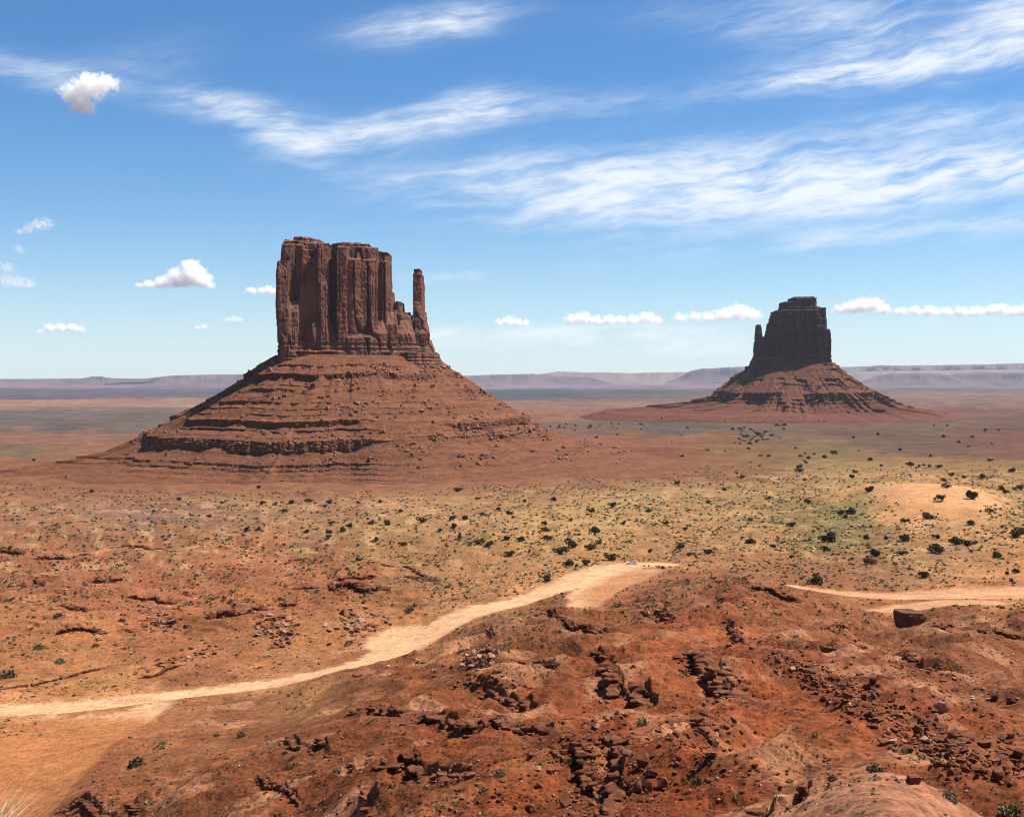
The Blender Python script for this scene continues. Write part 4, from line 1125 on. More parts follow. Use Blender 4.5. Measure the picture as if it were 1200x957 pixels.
# every other loose rock: (region centre u,v, spread along, spread across, tilt, count, size m lo..hi, pale share, zone)
ZONES = {
 'a': 'angular red boulder in the upper boulder spill, between the pale crest and the square block',
 'b': 'angular red boulder in the right hand boulder spill below the pyramid rock',
 'c': 'angular dark boulder strewn left and below the long black scarp',
 'd': 'small rock among the boulders at the bottom center edge',
 'e': 'weathered rock in the rubble by the sandy lot, bottom left',
 'f': 'tilted slab in a spill of broken slabs above the road, left',
 'g': 'stone on the dark slope of the crested hill by the road',
 'h': 'reddish slab on the striped right hand slope under the square block',
 'i': 'loose stone on the red slopes of the left foreground',
 'j': 'rock of the small pile on the knoll below the road bend',
}
FIELDS = [
 (945, 790, 85, 16, -32, 260, .35, 1.7, .1, 'a'), (1000, 805, 55, 16, -20, 120, .4, 1.8, .1, 'a'), (845, 790, 45, 16, -20, 80, .3, 1.0, .05, 'a'),
 (1090, 870, 70, 20, -28, 230, .25, 1.3, .1, 'b'), (1180, 890, 30, 18, -20, 40, .3, 1.3, .05, 'b'), (1060, 835, 60, 14, -20, 110, .2, .8, .05, 'b'),
 (700, 860, 60, 34, 20, 260, .25, 1.3, .05, 'c'), (820, 850, 40, 40, 60, 190, .25, 1.2, .05, 'c'), (860, 800, 40, 12, -30, 70, .25, .9, .05, 'c'), (640, 850, 40, 20, 0, 60, .2, .8, .05, 'c'),
 (740, 925, 110, 22, 5, 240, .15, .85, .1, 'd'), (560, 930, 60, 20, 0, 110, .15, .8, .05, 'd'), (880, 930, 60, 22, 30, 80, .12, .5, .05, 'd'),
 (130, 880, 55, 26, 12, 150, .25, 1.1, .1, 'e'), (120, 945, 60, 10, 6, 110, .25, 1.0, .05, 'e'), (170, 850, 30, 10, 10, 40, .2, .7, 0, 'e'),
 (325, 735, 24, 18, -20, 170, .5, 2.1, .3, 'f'), (425, 738, 32, 24, -30, 230, .5, 2.1, .45, 'f'), (185, 728, 26, 12, 0, 120, .45, 1.7, .25, 'f'), (245, 762, 20, 8, 0, 50, .4, 1.4, .2, 'f'), (190, 778, 30, 5, 18, 60, .4, 1.3, .1, 'f'),
 (660, 760, 90, 26, 0, 230, .25, .9, .05, 'g'), (560, 770, 16, 12, 0, 90, .4, 1.6, .45, 'j'), (565, 795, 50, 10, -5, 60, .3, .9, .1, 'j'), (775, 722, 14, 10, 0, 45, .5, 1.8, .05, 'j'),
 (1080, 790, 90, 20, -30, 260, .3, 1.3, .2, 'h'), (1060, 765, 60, 16, -32, 120, .3, 1.2, .25, 'h'), (1140, 735, 50, 12, -30, 130, .3, 1.3, .55, 'h'), (1140, 790, 50, 14, -30, 120, .3, 1.1, .25, 'h'), (1170, 765, 30, 8, -20, 60, .3, 1.3, .5, 'h'),
 (400, 880, 120, 45, 10, 280, .15, .7, .1, 'i'), (330, 900, 90, 40, 10, 200, .15, .6, .15, 'i'), (480, 880, 90, 30, 0, 160, .15, .7, .05, 'i'), (900, 700, 35, 12, -20, 120, .4, 1.4, .1, 'h'), (840, 682, 40, 10, -10, 120, .3, 1.0, .05, 'h'),
 (420, 815, 60, 14, 0, 80, .2, .7, .1, 'i'),
]
rocks = list(FALLEN)
rngb = np.random.default_rng(77)
for (u, v, a, b, tl, n, lo, hi, pale, zn) in FIELDS:
    n = int(n * (1.0 if zn in 'cd' else 1.3)); g = rngb.normal(0, 0.62, (n, 2)); c, s = math.cos(R(-tl)), math.sin(R(-tl))
    U = u + g[:, 0] * a * c - g[:, 1] * b * s; Vv = v + g[:, 0] * a * s + g[:, 1] * b * c
    ok = (Vv > 560) & (Vv < 990) & (U > -40) & (U < 1240)
    U, Vv = U[ok], Vv[ok]
    p = ground_pts(U, Vv)
    sz = (1.15 if zn in 'fj' else 0.8) * lo * ((1.0 if zn in 'fj' else 0.72) * hi / lo) ** (rngb.random(len(U)) ** 2.2)
    for i in range(len(U)):
        rocks.append([p[i], sz[i], rngb.random() < pale, zn])
# thin cover of stones everywhere in front
U = rngb.uniform(-30, 1230, 26000); Vv = rngb.uniform(600, 985, 26000)
p = ground_pts(U, Vv)
dens = fbm(p[:, 0] / 25, p[:, 1] / 25, 3, 33)
for i in range(len(U)):
    if dens[i] + rngb.uniform(-.7, .3) < 0: continue
    d = math.hypot(p[i][0], p[i][1])
    rocks.append([p[i], d / F * 0.7 * (3.6 ** (rngb.random() ** 2.5)), rngb.random() < .12, ''])
rp = np.array([r[0] for r in rocks]); rsd = road_sd(rp[:, 0], rp[:, 1])
rocks = [r for r, s in zip(rocks, rsd) if s > 0.8]
print('rocks', len(rocks))
big = sorted([r for r in rocks if r[3]], key=lambda r: -r[1] / np.hypot(r[0][0], r[0][1]))[:270]
bigset = set(id(r) for r in big)
ROCKME = []
for i, (V, T) in enumerate(BLOCKS[:8] + STONES[:16]):
    me = mesh_np('boulder', V * [0.55, 0.5, 0.4], [T], False); ROCKME.append(me)
ROCKVAR = []
for mt in (M_BOULD, M_PALE):
    row = []
    for me in ROCKME:
        m2 = me.copy(); m2.materials.clear(); m2.materials.append(mt); row.append(m2)
    ROCKVAR.append(row)
for r in big:
    o = bpy.data.objects.new('boulder', ROCKVAR[1 if r[2] else 0][rngb.integers(24)])
    col.objects.link(o)
    s = r[1]
    o.location = (r[0][0], r[0][1], r[0][2] + s * 0.18)
    fl = 0.55 if r[3] in 'fh' else 0.9
    o.scale = (s * rngb.uniform(.9, 1.5), s * rngb.uniform(.8, 1.2), s * rngb.uniform(.7, 1.1) * fl)
    o.rotation_euler = (rngb.normal(0, .25), rngb.normal(0, .25), rngb.uniform(0, 6.28))
    lb = ZONES[r[3]]
    if r[2]: lb = 'pale ' + lb.replace('angular red ', 'angular ').replace('angular dark ', 'angular ').replace('reddish ', '')
    tag(o, lb, 'boulder', lb)
for pale in (False, True):
    P = Pile()
    for r in rocks:
        if id(r) in bigset or bool(r[2]) != pale: continue
        s = r[1]; small = s * F / math.hypot(r[0][0], r[0][1]) < 3
        lib = PEBBLES if small else BLOCKS
        fl = 0.5 if r[3] in ('f', 'h') else 0.75
        P.add(lib[rngb.integers(12)], (r[0][0], r[0][1], r[0][2] + s * .12), (s * .55 * rngb.uniform(.8, 1.4), s * .5, s * .45 * fl), rotm(rngb.uniform(0, 6.28), rngb.normal(0, .25), rngb.normal(0, .25)))
    o = link('pale_rubble' if pale else 'rubble', P.mesh('rubble'), M_PALE if pale else M_BOULD)
    tag(o, 'pale loose stones scattered thinly over the slopes' if pale else 'small red stones scattered over the slopes and flats', 'rubble', kind='stuff')

# ------------------------------------------------------------------ plants
def mat_leaf(name, c1, c2, scale=1.5):
    m = bpy.data.materials.new(name); m.use_nodes = True
    T = NT(m.node_tree); b = T.n['Principled BSDF']
    pos = T.node('ShaderNodeNewGeometry').outputs['Position']
    n = T.noise(pos, scale, 3, 0.6)
    inf = T.node('ShaderNodeObjectInfo').outputs['Random']
    k = T.m('ADD', T.ss(n, 0.3, 0.7, 0.0, 0.75), T.m('MULTIPLY', inf, 0.25))
    T.l.new(T.mix(k, tuple(c1) + (1,), tuple(c2) + (1,)), b.inputs['Base Color'])
    b.inputs['Roughness'].default_value = 0.8; b.inputs['Specular IOR Level'].default_value = 0.1
    return m
M_JUN = mat_leaf('juniper_leaf', (0.022, 0.027, 0.011), (0.062, 0.062, 0.026))
M_JUNB = mat_leaf('brown_juniper_leaf', (0.05, 0.042, 0.022), (0.11, 0.085, 0.045))
M_SAGE = mat_leaf('sage_leaf', (0.075, 0.074, 0.038), (0.17, 0.150, 0.078))
M_GREEN = mat_leaf('green_scrub_leaf', (0.085, 0.092, 0.028), (0.20, 0.19, 0.065))
M_DRY = mat_leaf('dry_grass', (0.36, 0.26, 0.13), (0.58, 0.46, 0.27), 4.0)
M_DARKS = mat_leaf('dark_scrub_leaf', (0.035, 0.034, 0.018), (0.10, 0.078, 0.042))
M_BARK = mat_rock('juniper_bark', (0.06, 0.045, 0.035), (0.14, 0.11, 0.085), 4.0, 0, 0.6, 0.03)
def leaf_quads(C, size, rng, nrm=None):
    n = len(C)
    a = rng.normal(0, 1, (n, 3)); a /= np.linalg.norm(a, axis=1)[:, None]
    b = np.cross(a, rng.normal(0, 1, (n, 3))); b /= np.linalg.norm(b, axis=1)[:, None]
    s = size * rng.uniform(.6, 1.4, (n, 1))
    a = a * s; b = b * s * 0.7
    V = np.stack([C - a * .5, C + b * .5, C + a * .6, C - b * .5], 1).reshape(-1, 3)
    return V, np.arange(4 * n).reshape(n, 4)
def crown_pts(n, rng, lobes, rx, rz):
    P = []
    L = [(rng.normal(0, .42, 2), rng.uniform(.35, .95), rng.uniform(.38, .62)) for _ in range(lobes)]
    while len(P) < n:
        (c, h, r) = L[rng.integers(lobes)]
        d = rng.normal(0, 1, 3); d /= np.linalg.norm(d)
        q = d * r * rng.uniform(.55, 1.0) ** .6
        x, y, z = c[0] + q[0], c[1] + q[1], h + q[2] * .8
        if z < 0.06 + 0.1 * rng.random(): continue
        P.append((x * rx, y * rx, z * rz))
    return np.array(P)
JV = []                                                       # juniper variants, about 4 m across and 3 m high
for i in range(9):
    rng = np.random.default_rng(300 + i)
    C = crown_pts(620, rng, rng.integers(4, 8), 1.9, 1.9)
    V, Q = leaf_quads(C, 0.42, rng)
    cm = mesh_np('juniper_crown', V, [Q], False)
    Vt, Tt = [], []
    for s in range(4):                                        # short twisting limbs
        ang = rng.uniform(0, 6.28); base = np.array([rng.normal(0, .12), rng.normal(0, .12), -.25]); tip = np.array([math.cos(ang) * .9, math.sin(ang) * .9, 1.5])
        for k, (t, rad) in enumerate(((0, .2), (.35, .15), (.7, .1), (1, .04))):
            c = base + (tip - base) * t + rng.normal(0, .08, 3) * (t > 0)
            for m in range(6): Vt.append(c + rad * np.array([math.cos(m * 1.047), math.sin(m * 1.047), 0]))
        o_ = s * 24
        for k in range(3):
            for m in range(6):
                Tt.append([o_ + k * 6 + m, o_ + k * 6 + (m + 1) % 6, o_ + (k + 1) * 6 + (m + 1) % 6, o_ + (k + 1) * 6 + m])
    tm_ = mesh_np('juniper_trunk', np.array(Vt), [np.array(Tt)], False); tm_.materials.append(M_BARK)
    c2 = cm.copy(); cm.materials.append(M_JUN); c2.materials.append(M_JUNB)
    JV.append((cm, c2, tm_))
JUN = [  # u, v of the foot, width px, brown?, what tells it apart
 (697,625,15,0,'large dark juniper above the white car, standing alone on the tan rise'),(670,642,15,0,'large spreading juniper, right one of the pair left of the white car'),(657,649,14,0,'large dark juniper, left one of the pair left of the white car'),
 (692,644,12,1,'brownish juniper between the dark pair and the white car'),(716,656,16,1,'low brownish juniper right beside the road end and white car'),(686,662,13,1,'grey brown juniper on the road verge, left of the low brownish one'),(667,662,11,0,'small dark juniper at the verge left of the grey brown one'),
 (598,651,11,0,'round dark juniper above the road left of the dark pair'),(796,642,12,1,'brownish juniper right of the white car, leaning over its shadow'),(829,649,12,0,'dark upright juniper beyond the overlook, right of the car'),(807,651,7,0,'small juniper between the brownish and the dark upright one'),(761,647,7,0,'small round juniper just above the white car'),
 (780,614,8,0,'small dark juniper on the tan rise, upper right of the car'),(803,621,6,0,'tiny round juniper below the one on the tan rise'),(639,615,9,0,'dark juniper, upper one of two stacked trees'),(639,623,10,0,'dark juniper, lower one of two stacked trees'),(642,633,11,0,'greenish juniper below the two stacked trees'),
 (612,634,10,0,'round juniper at the right end of the four in a row'),(595,633,10,0,'juniper second from right of the four in a row'),(572,640,10,0,'juniper third from right of the four in a row'),(561,637,11,0,'juniper at the left end of the four in a row'),
 (692,600,9,0,'small dark juniper beyond the large lone one'),(718,594,9,0,'grey green juniper on the pale dune crest'),(650,587,10,0,'lone tall dark juniper at the foot of the talus right side'),
 (972,635,18,0,'large dark bushy juniper in the green swale center right'),(965,646,10,0,'dark juniper below the large bushy one in the swale'),(1063,634,15,0,'dark juniper on the slope left below the orange dune'),(1026,652,15,0,'big dark juniper clump at the bottom of the swale, upper half'),(1021,661,14,1,'brownish juniper clump under the big dark one in the swale'),
 (1096,648,17,0,'broad dark juniper below the lone dune tree'),(1121,638,15,0,'dark juniper, left half of a broad pair on the right slope'),(1134,640,13,0,'dark juniper, right half of a broad pair on the right slope'),(1099,631,10,0,'small ragged juniper above the broad dark one'),(1087,608,14,1,'lone open crowned juniper standing on the orange dune'),
 (1104,587,11,0,'dark juniper on the upper edge of the orange dune'),(1139,615,10,0,'round dark juniper on the right edge of the orange dune'),(1140,585,16,0,'big dark juniper beyond the dune to the right'),(1191,629,20,0,'largest dark juniper at the right edge of the photo'),(1170,653,12,0,'dark juniper over its shadow below the largest right edge one'),
 (1018,576,11,0,'dark juniper beyond the swale on the far flat'),(928,617,10,0,'round dark juniper alone left of the swale'),(947,590,9,0,'dark juniper upper left of the swale'),(997,602,12,0,'dark juniper in the line along the green swale, right end'),(985,604,9,0,'dark juniper in the line along the green swale, left end'),(1014,632,8,0,'small juniper between the swale and the slope'),(1038,632,7,0,'small juniper right of the swale edge'),
 (496,612,11,0,'dark round juniper below the benches, center left'),(529,609,10,0,'dark juniper right of the dark round one below the benches'),(545,609,8,0,'ragged juniper third in line below the benches'),(536,576,9,0,'dark juniper close under the right end of the benches'),(307,591,9,0,'dark juniper under the middle of the benches, left of a pair'),(342,590,8,0,'dark juniper under the middle of the benches, right of a pair'),(332,601,8,0,'dark juniper lower between the two under the benches'),(386,625,8,0,'dark juniper at the left end of the row on the mid flat'),(401,623,10,0,'dark juniper second in the row on the mid flat'),(434,614,8,0,'dark juniper at the right end of the row on the mid flat'),(455,615,10,0,'low wide juniper right of the mid flat row'),(421,657,8,0,'small dark juniper above the double outcrop'),
 (641,681,14,1,'brownish bush like juniper at the road edge below the dark pair'),
]
JUN2 = [(585,598,8),(596,603,8),(564,605,8),(544,608,8),(601,607,6),(701,637,7),(675,664,6),(793,567,7),(877,636,9),(907,642,9),(881,637,9),(928,654,6),(990,607,7),(999,560,8),(1003,554,6),(1057,650,10),(1191,671,9),(1180,673,7),(1178,578,8),(1173,574,8),(1197,575,10),(1187,553,8),(1150,560,9),(1107,564,7),(1109,572,8),(1067,546,9),(1077,547,5),(1082,546,5),(1089,547,5),(976,533,8),(967,537,7),(947,538,6),(936,548,7),(937,553,8),(943,563,5),(1055,528,6),(1083,677,14),(957,683,14),(1115,558,7),(210,586,6),(304,572,7),(321,592,6),(362,588,8),(386,590,7),(381,594,5),(446,589,7),(410,617,7),(385,631,7),(361,624,8),(290,622,8),(302,621,7),(388,615,6),(245,606,6),(532,618,8),(515,623,8),(539,630,6),(472,639,7),(440,633,7),(40,540,5),(108,577,6),(1100,548,6),(1130,560,6),(1160,540,6),(1090,535,5),(1020,540,6),(870,560,6),(850,575,7),(830,590,6),(900,585,6),(1160,600,8),(1060,612,9),(880,610,6),(740,575,5),(760,600,6),(730,615,6),(670,610,6),(615,588,6),(470,600,6),(560,585,5),(420,590,5),(260,590,5),(180,600,5)]
rj = np.random.default_rng(5)
fu = 890 + rj.normal(0, 18, 38); fv = 511 + rj.normal(0, 6.5, 38)
for u, v in zip(fu, fv): JUN2.append((u, min(max(v, 499), 528), rj.uniform(3, 5)))
for i in range(46): JUN2.append((rj.uniform(690, 1195), rj.uniform(498, 560), rj.uniform(2.6, 5)))
for i in range(30): JUN2.append((rj.uniform(560, 760), rj.uniform(497, 506), rj.uniform(2.2, 3.5)))
alljun = [(u, v, w, b, lb) for (u, v, w, b, lb) in JUN] + [(u, v, w, 0, None) for (u, v, w) in JUN2]
jp = ground_pts([j[0] for j in alljun], [j[1] for j in alljun])
for i, (u, v, w, br, lb) in enumerate(alljun):
    p = jp[i]; d = math.hypot(p[0], p[1])
    s = w * d / F / 4.0 * 1.05
    root = empty('juniper_tree', (p[0], p[1], p[2] - 0.05), rj.uniform(0, 6.28))
    root.scale = (s, s, s * rj.uniform(.85, 1.1))
    cm, c2, tm_ = JV[i % 9]
    if lb is None:
        if v < 530: lb = 'tiny dark juniper dotted along the dry wash on the far plain' if u > 680 else 'tiny dark juniper on the far plain right of the talus'
        elif u < 560: lb = 'small dark juniper scattered on the tan flat under the left benches'
        elif u < 900: lb = 'small dark juniper scattered over the tan scrub beyond the overlook'
        else: lb = 'small dark juniper scattered round the orange dune and swale'
        tag(root, lb, 'juniper', lb)
    else: tag(root, lb, 'juniper', 'larger junipers of the middle ground')
    o = bpy.data.objects.new('crown', c2 if br else cm); col.objects.link(o); o.parent = root
    if w >= 5:
        o = bpy.data.objects.new('trunk', tm_); col.objects.link(o); o.parent = root

# desert scrub: dome clumps
SV = []
for i in range(10):
    rng = np.random.default_rng(400 + i)
    C = rng.normal(0, 1, (150, 3)); C /= np.linalg.norm(C, axis=1)[:, None]; C *= rng.uniform(.45, 1, (150, 1)) * [.5, .5, .55]; C[:, 2] = np.abs(C[:, 2]) * (0.8 + .4 * n2(C[:, 0] * 3, C[:, 1] * 3, i))
    V, Q = leaf_quads(C, .15, rng)
    SV.append((V, Q))
SM = []
for i in range(10):
    rng = np.random.default_rng(430 + i)
    C = rng.normal(0, 1, (16, 3)); C /= np.linalg.norm(C, axis=1)[:, None]; C *= rng.uniform(.35, .95, (16, 1)) * [.5, .5, .55]; C[:, 2] = np.abs(C[:, 2])
    V, Q = leaf_quads(C, .42, rng)
    SM.append((V, Q))
SHR = [(160,897,22,'d','dark leafless looking bush on the rubble left of center, above the lot'),(190,877,8,'g','small bright green bush on the rubble by the lot'),(586,907,15,'s','pale green bush on bare red soil left of center'),(567,926,11,'g','green bush against the broken bottom ledge'),(610,853,13,'d','dark green bush right of the red stepping ledge'),(601,845,9,'s','grey green tuft beside the stepping ledge'),(668,893,13,'d','dark round bush right of the long low ledge'),
 (752,848,16,'s','grey green bush under the long black scarp'),(708,938,21,'s','large grey green bush among the bottom boulders'),(1025,904,20,'d','dark green mat bush above the pale dome'),(974,916,13,'d','round dark bush left of the dark green mat'),(817,917,17,'d','tall grey bush right of the big boulders'),(1112,934,18,'s','grey green tuft on the right side of the pale dome'),(1183,954,26,'g','yellow green bush in the lower right corner'),(1118,940,9,'s','small tuft just under the grey green one by the dome'),
 (863,935,10,'g','light green tuft low on the slope left of the dome'),(925,916,11,'g','light green tuft above the small dome ledge'),(955,862,9,'g','small yellow green tuft on the bare red slope'),(1060,882,13,'s','grey tuft at the edge of the right boulder spill'),(1080,889,11,'g','green tuft under the right boulder spill'),(1097,893,14,'s','grey green patch below the right boulder spill'),(395,905,13,'d','dark bush beside the thin string of pale stones'),(68,722,10,'d','dark bush on the left flat near the left edge'),(46,760,14,'s','grey bush above the road near the left edge'),(70,777,13,'s','grey round bush just above the road, far left'),(10,793,18,'d','wide dark bush at the left edge above the road'),(112,757,8,'d','small dark bush above the slab line, left'),(143,728,9,'d','dark bush left of the slab spills'),(283,863,12,'d','grey bush alone on the brown slope above the jutting ledge'),(190,872,9,'g','green bush under the knoll by the road'),(480,715,12,'d','brown bush on the verge above the wide road bend'),(254,862,8,'d','small dark bush at the foot of the road knoll')]
MS = {'d': M_DARKS, 's': M_SAGE, 'g': M_GREEN}
SME = {}
for k in MS:
    SME[k] = []
    for (V, Q) in SV:
        me = mesh_np('desert_shrub', V, [Q], False); me.materials.append(MS[k]); SME[k].append(me)
sp_ = ground_pts([s[0] for s in SHR], [s[1] for s in SHR])
for i, (u, v, w, k, lb) in enumerate(SHR):
    p = sp_[i]; s = w * math.hypot(p[0], p[1]) / F * 1.05
    o = bpy.data.objects.new('desert_shrub', SME[k][i % 10]); col.objects.link(o)
    o.location = p; o.scale = (s, s, s * .95); o.rotation_euler = (0, 0, rj.uniform(0, 6.28))
    tag(o, lb, 'shrub', 'named desert shrubs')

# countless small scrub: position by how much grows there
def scrub_density(u, v, x, y):
    r = np.hypot(x, y)
    d = np.full(u.shape, 0.10)
    mid = sstep(v, 540, 575) * (1 - sstep(v, 690, 735))
    d += mid * (0.75 + 0.6 * sstep(u, 480, 700))
    d += 0.28 * (1 - sstep(u, 250, 420)) * sstep(v, 690, 730) * (1 - sstep(v, 820, 850))
    d += 0.2 * sstep(v, 860, 900) * (1 - sstep(u, 700, 800))
    d += 0.9 * np.exp(-(((u - 15) / 40) ** 2 + ((v - 852) / 12) ** 2) ** 2)
    d += 0.30 * ((u > 530) & (u < 640) & (v > 700) & (v < 760))
    d *= 1 - 0.85 * np.exp(-(((u - 1090) / 72) ** 2 + ((v - 590) / 27) ** 2) ** 2)
    d *= 1 - 0.8 * np.exp(-(((u - 1050) / 110) ** 2 + ((v - 950) / 34) ** 2) ** 2)
    d *= np.where((u > 1120) & (v > 645) & (v < 690), 0.35, 1)
    d += 0.7 * np.exp(-(((u - 990) / 45) ** 2 + ((v - 625) / 45) ** 2))
    pat = 0.55 + 0.9 * fbm(np.arctan2(x, y) / .04, np.log(r) / .09, 3, 44)
    return d * np.clip(pat, 0.08, 1.5)
rs_ = np.random.default_rng(9)
N = 120000
U = rs_.uniform(-40, 1240, N); Vv = 545 + 425 * rs_.random(N) ** 1.25
p = ground_pts(U, Vv)
den = scrub_density(U, Vv, p[:, 0], p[:, 1])
keep = (rs_.random(N) < den) & ((road_sd(p[:, 0], p[:, 1]) > 1.2) | ((U < 48) & (abs(Vv - 852) < 14)))
dW = np.hypot(p[:, 0] - WX, p[:, 1] - WY); keep &= dW > 400
keep &= np.hypot((p[:, 0] - DUNE[0]) / 46, (p[:, 1] - DUNE[1]) / 104) > 0.55 + 0.5 * rs_.random(N)
U, Vv, p = U[keep], Vv[keep], p[keep]
dist = np.hypot(p[:, 0], p[:, 1])
wpx = 1.0 + 4.6 * rs_.random(len(U)) ** 4.0
wm = np.clip(wpx * dist / F, 0.22, 2.6)
print('scrub', len(U))
order = np.argsort(-(wm / dist))
ind = set(order[:265].tolist())
for i in ind:
    k = 'd' if rs_.random() < .45 else ('s' if rs_.random() < .6 else 'g')
    o = bpy.data.objects.new('desert_shrub', SME[k][rs_.integers(10)]); col.objects.link(o)
    o.location = p[i]; s = wm[i]; o.scale = (s, s, s * rs_.uniform(.6, .9)); o.rotation_euler = (0, 0, rs_.uniform(0, 6.28))
    nm = {'d': 'dark brown', 's': 'grey green', 'g': 'green'}[k]
    if Vv[i] < 690: z_ = 'on the tan scrubland beyond the road' if U[i] > 480 else 'on the left flat below the benches'
    elif U[i] < 420 and Vv[i] < 830: z_ = 'on the open flat left of the road bend'
    elif U[i] < 300: z_ = 'by the sandy lot at lower left'
    elif U[i] < 780: z_ = 'on the red slopes of the center foreground'
    else: z_ = 'on the red slopes of the right foreground'
    lb = 'small %s shrub %s' % (nm, z_)
    tag(o, lb, 'shrub', lb)
bk = {}
for i in range(len(U)):
    if i in ind: continue
    g = rs_.random(); mid = Vv[i] < 690
    gg = 0.25 + 0.3 * (abs(U[i] - 990) < 60 and 560 < Vv[i] < 660) + 0.3 * (U[i] > 560)
    k = 'd' if g < .38 else ('g' if g < .38 + gg * .6 else ('s' if g < .85 else 'y'))
    bk.setdefault(k, []).append(i)
MS['y'] = M_DRY
NMS = {'d': 'dark_scrub', 's': 'sage_scrub', 'g': 'green_scrub', 'y': 'dry_grass'}
LBS = {'d': 'tiny dark brown scrub speckling the desert floor', 's': 'tiny grey green sage speckling the desert floor', 'g': 'tiny green scrub and weeds on the flats', 'y': 'tiny straw coloured grass tufts on the flats'}
for k, ids in bk.items():
    VV, QQ, n = [], [], 0
    for i in ids:
        V, Q = SM[rs_.integers(10)]
        s = wm[i] * .95; a = rs_.uniform(0, 6.28); c, s2 = math.cos(a), math.sin(a)
        X = V @ np.array([[c, s2, 0], [-s2, c, 0], [0, 0, 1]]) * [s, s, s * .8] + p[i]
        VV.append(X); QQ.append(Q + n); n += len(X)
    o = link(NMS[k], mesh_np(NMS[k], np.concatenate(VV), [np.concatenate(QQ)], False), MS[k])
    tag(o, LBS[k], 'scrub', kind='stuff')

# dry grass tuft on the rim in the lower left corner
def blades(n, seed, hmin, hmax, spread, lean):
    rng = np.random.default_rng(seed); V, Q = [], []
    for i in range(n):
        a = rng.uniform(0, 6.28); b = np.array([rng.normal(0, .05), rng.normal(0, .05), 0])
        h = rng.uniform(hmin, hmax); out = rng.uniform(.1, 1) * spread
        d = np.array([math.cos(a), math.sin(a), 0]); w = np.array([-d[1], d[0], 0]) * 0.0035
        k0 = len(V)
        for s in range(6):
            t = s / 5
            c = b + d * out * t ** 1.6 + np.array([lean, 0, 0]) * t ** 2 + np.array([0, 0, h * (t - .12 * t * t)])
            ww_ = w * (1 - t * .92)
            V += [c - ww_, c + ww_]
        for s in range(5): Q.append([k0 + 2 * s, k0 + 2 * s + 1, k0 + 2 * s + 3, k0 + 2 * s + 2])
    return mesh_np('grass_tuft', np.array(V), [np.array(Q)], True)
gp = px(-16, 957, 4.4)
g = link('grass_tuft', blades(90, 3, .12, .33, .20, .06), mat_leaf('bleached_grass', (0.60, 0.52, 0.34), (0.80, 0.74, 0.56), 4.0), None, (gp[0], gp[1], -1.73))
g.scale = (.85, .85, .85)
tag(g, 'pale dry grass blades poking up in the lower left corner, close to the viewer', 'grass tuft')

# ------------------------------------------------------------------ car, sign, edge stones
def simple(name, c, rough=.5, metal=0.0, spec=.5, coat=0.0):
    m = bpy.data.materials.new(name); m.use_nodes = True
    T = NT(m.node_tree); b = T.n['Principled BSDF']
    pos = T.node('ShaderNodeNewGeometry').outputs['Position']
    n = T.noise(pos, 2.0, 4, .6)
    T.l.new(T.mix(T.ss(n, .3, .8, 0, .35), tuple(c) + (1,), tuple(x * .75 + .03 for x in c) + (1,)), b.inputs['Base Color'])
    b.inputs['Roughness'].default_value = rough; b.inputs['Metallic'].default_value = metal; b.inputs['Specular IOR Level'].default_value = spec
    b.inputs['Coat Weight'].default_value = coat
    return m
M_WHITE = simple('white_paint', (.78, .78, .77), .3, 0, .5, .5)
M_GLASS = simple('dark_car_glass', (.015, .018, .02), .08)
M_TYRE = simple('tyre_rubber', (.02, .02, .02), .9)
M_RIM = simple('wheel_rim', (.45, .45, .46), .35, .8)
M_LAMP = simple('lamp_glass', (.7, .7, .68), .15)
M_RED = simple('tail_lamp', (.35, .02, .015), .2)
M_RUST = simple('rust_red_paint', (.13, .022, .016), .6)
M_WOOD = simple('weathered_post', (.16, .11, .08), .9)
def loft(name, secs, mat, parent, bevel=0.04):
    """closed skin through cross sections [(y, [(x, z)...])]"""
    bm = bmesh.new(); rows = []
    for (y, pts) in secs: rows.append([bm.verts.new((x, y, z)) for x, z in pts])
    n = len(rows[0])
    for a, b in zip(rows[:-1], rows[1:]):
        for i in range(n): bm.faces.new([a[i], a[(i + 1) % n], b[(i + 1) % n], b[i]])
    bm.faces.new(rows[0][::-1]); bm.faces.new(rows[-1])
    bmesh.ops.recalc_face_normals(bm, faces=bm.faces[:])
    if bevel: bmesh.ops.bevel(bm, geom=bm.edges[:], offset=bevel, segments=2, affect='EDGES', profile=.6)
    me = bpy.data.meshes.new(name); bm.to_mesh(me); bm.free()
    for q in me.polygons: q.use_smooth = False
    return link(name, me, mat, parent)
def prism(name, prof, w0, w1, mat, parent, bevel=.03):
    """side profile (y, z) extruded across the car, width per point w0 (low) .. w1 (high)"""
    bm = bmesh.new(); zs = [q[1] for q in prof]; lo, hi = min(zs), max(zs)
    L, Rr = [], []
    for (y, z) in prof:
        w = w0 + (w1 - w0) * (z - lo) / (hi - lo)
        L.append(bm.verts.new((-w / 2, y, z))); Rr.append(bm.verts.new((w / 2, y, z)))
    n = len(prof)
    for i in range(n): bm.faces.new([L[i], L[(i + 1) % n], Rr[(i + 1) % n], Rr[i]])
    bm.faces.new(L[::-1]); bm.faces.new(Rr)
    bmesh.ops.recalc_face_normals(bm, faces=bm.faces[:])
    if bevel: bmesh.ops.bevel(bm, geom=bm.edges[:], offset=bevel, segments=2, affect='EDGES', profile=.6)
    me = bpy.data.meshes.new(name); bm.to_mesh(me); bm.free()
    return link(name, me, mat, parent)
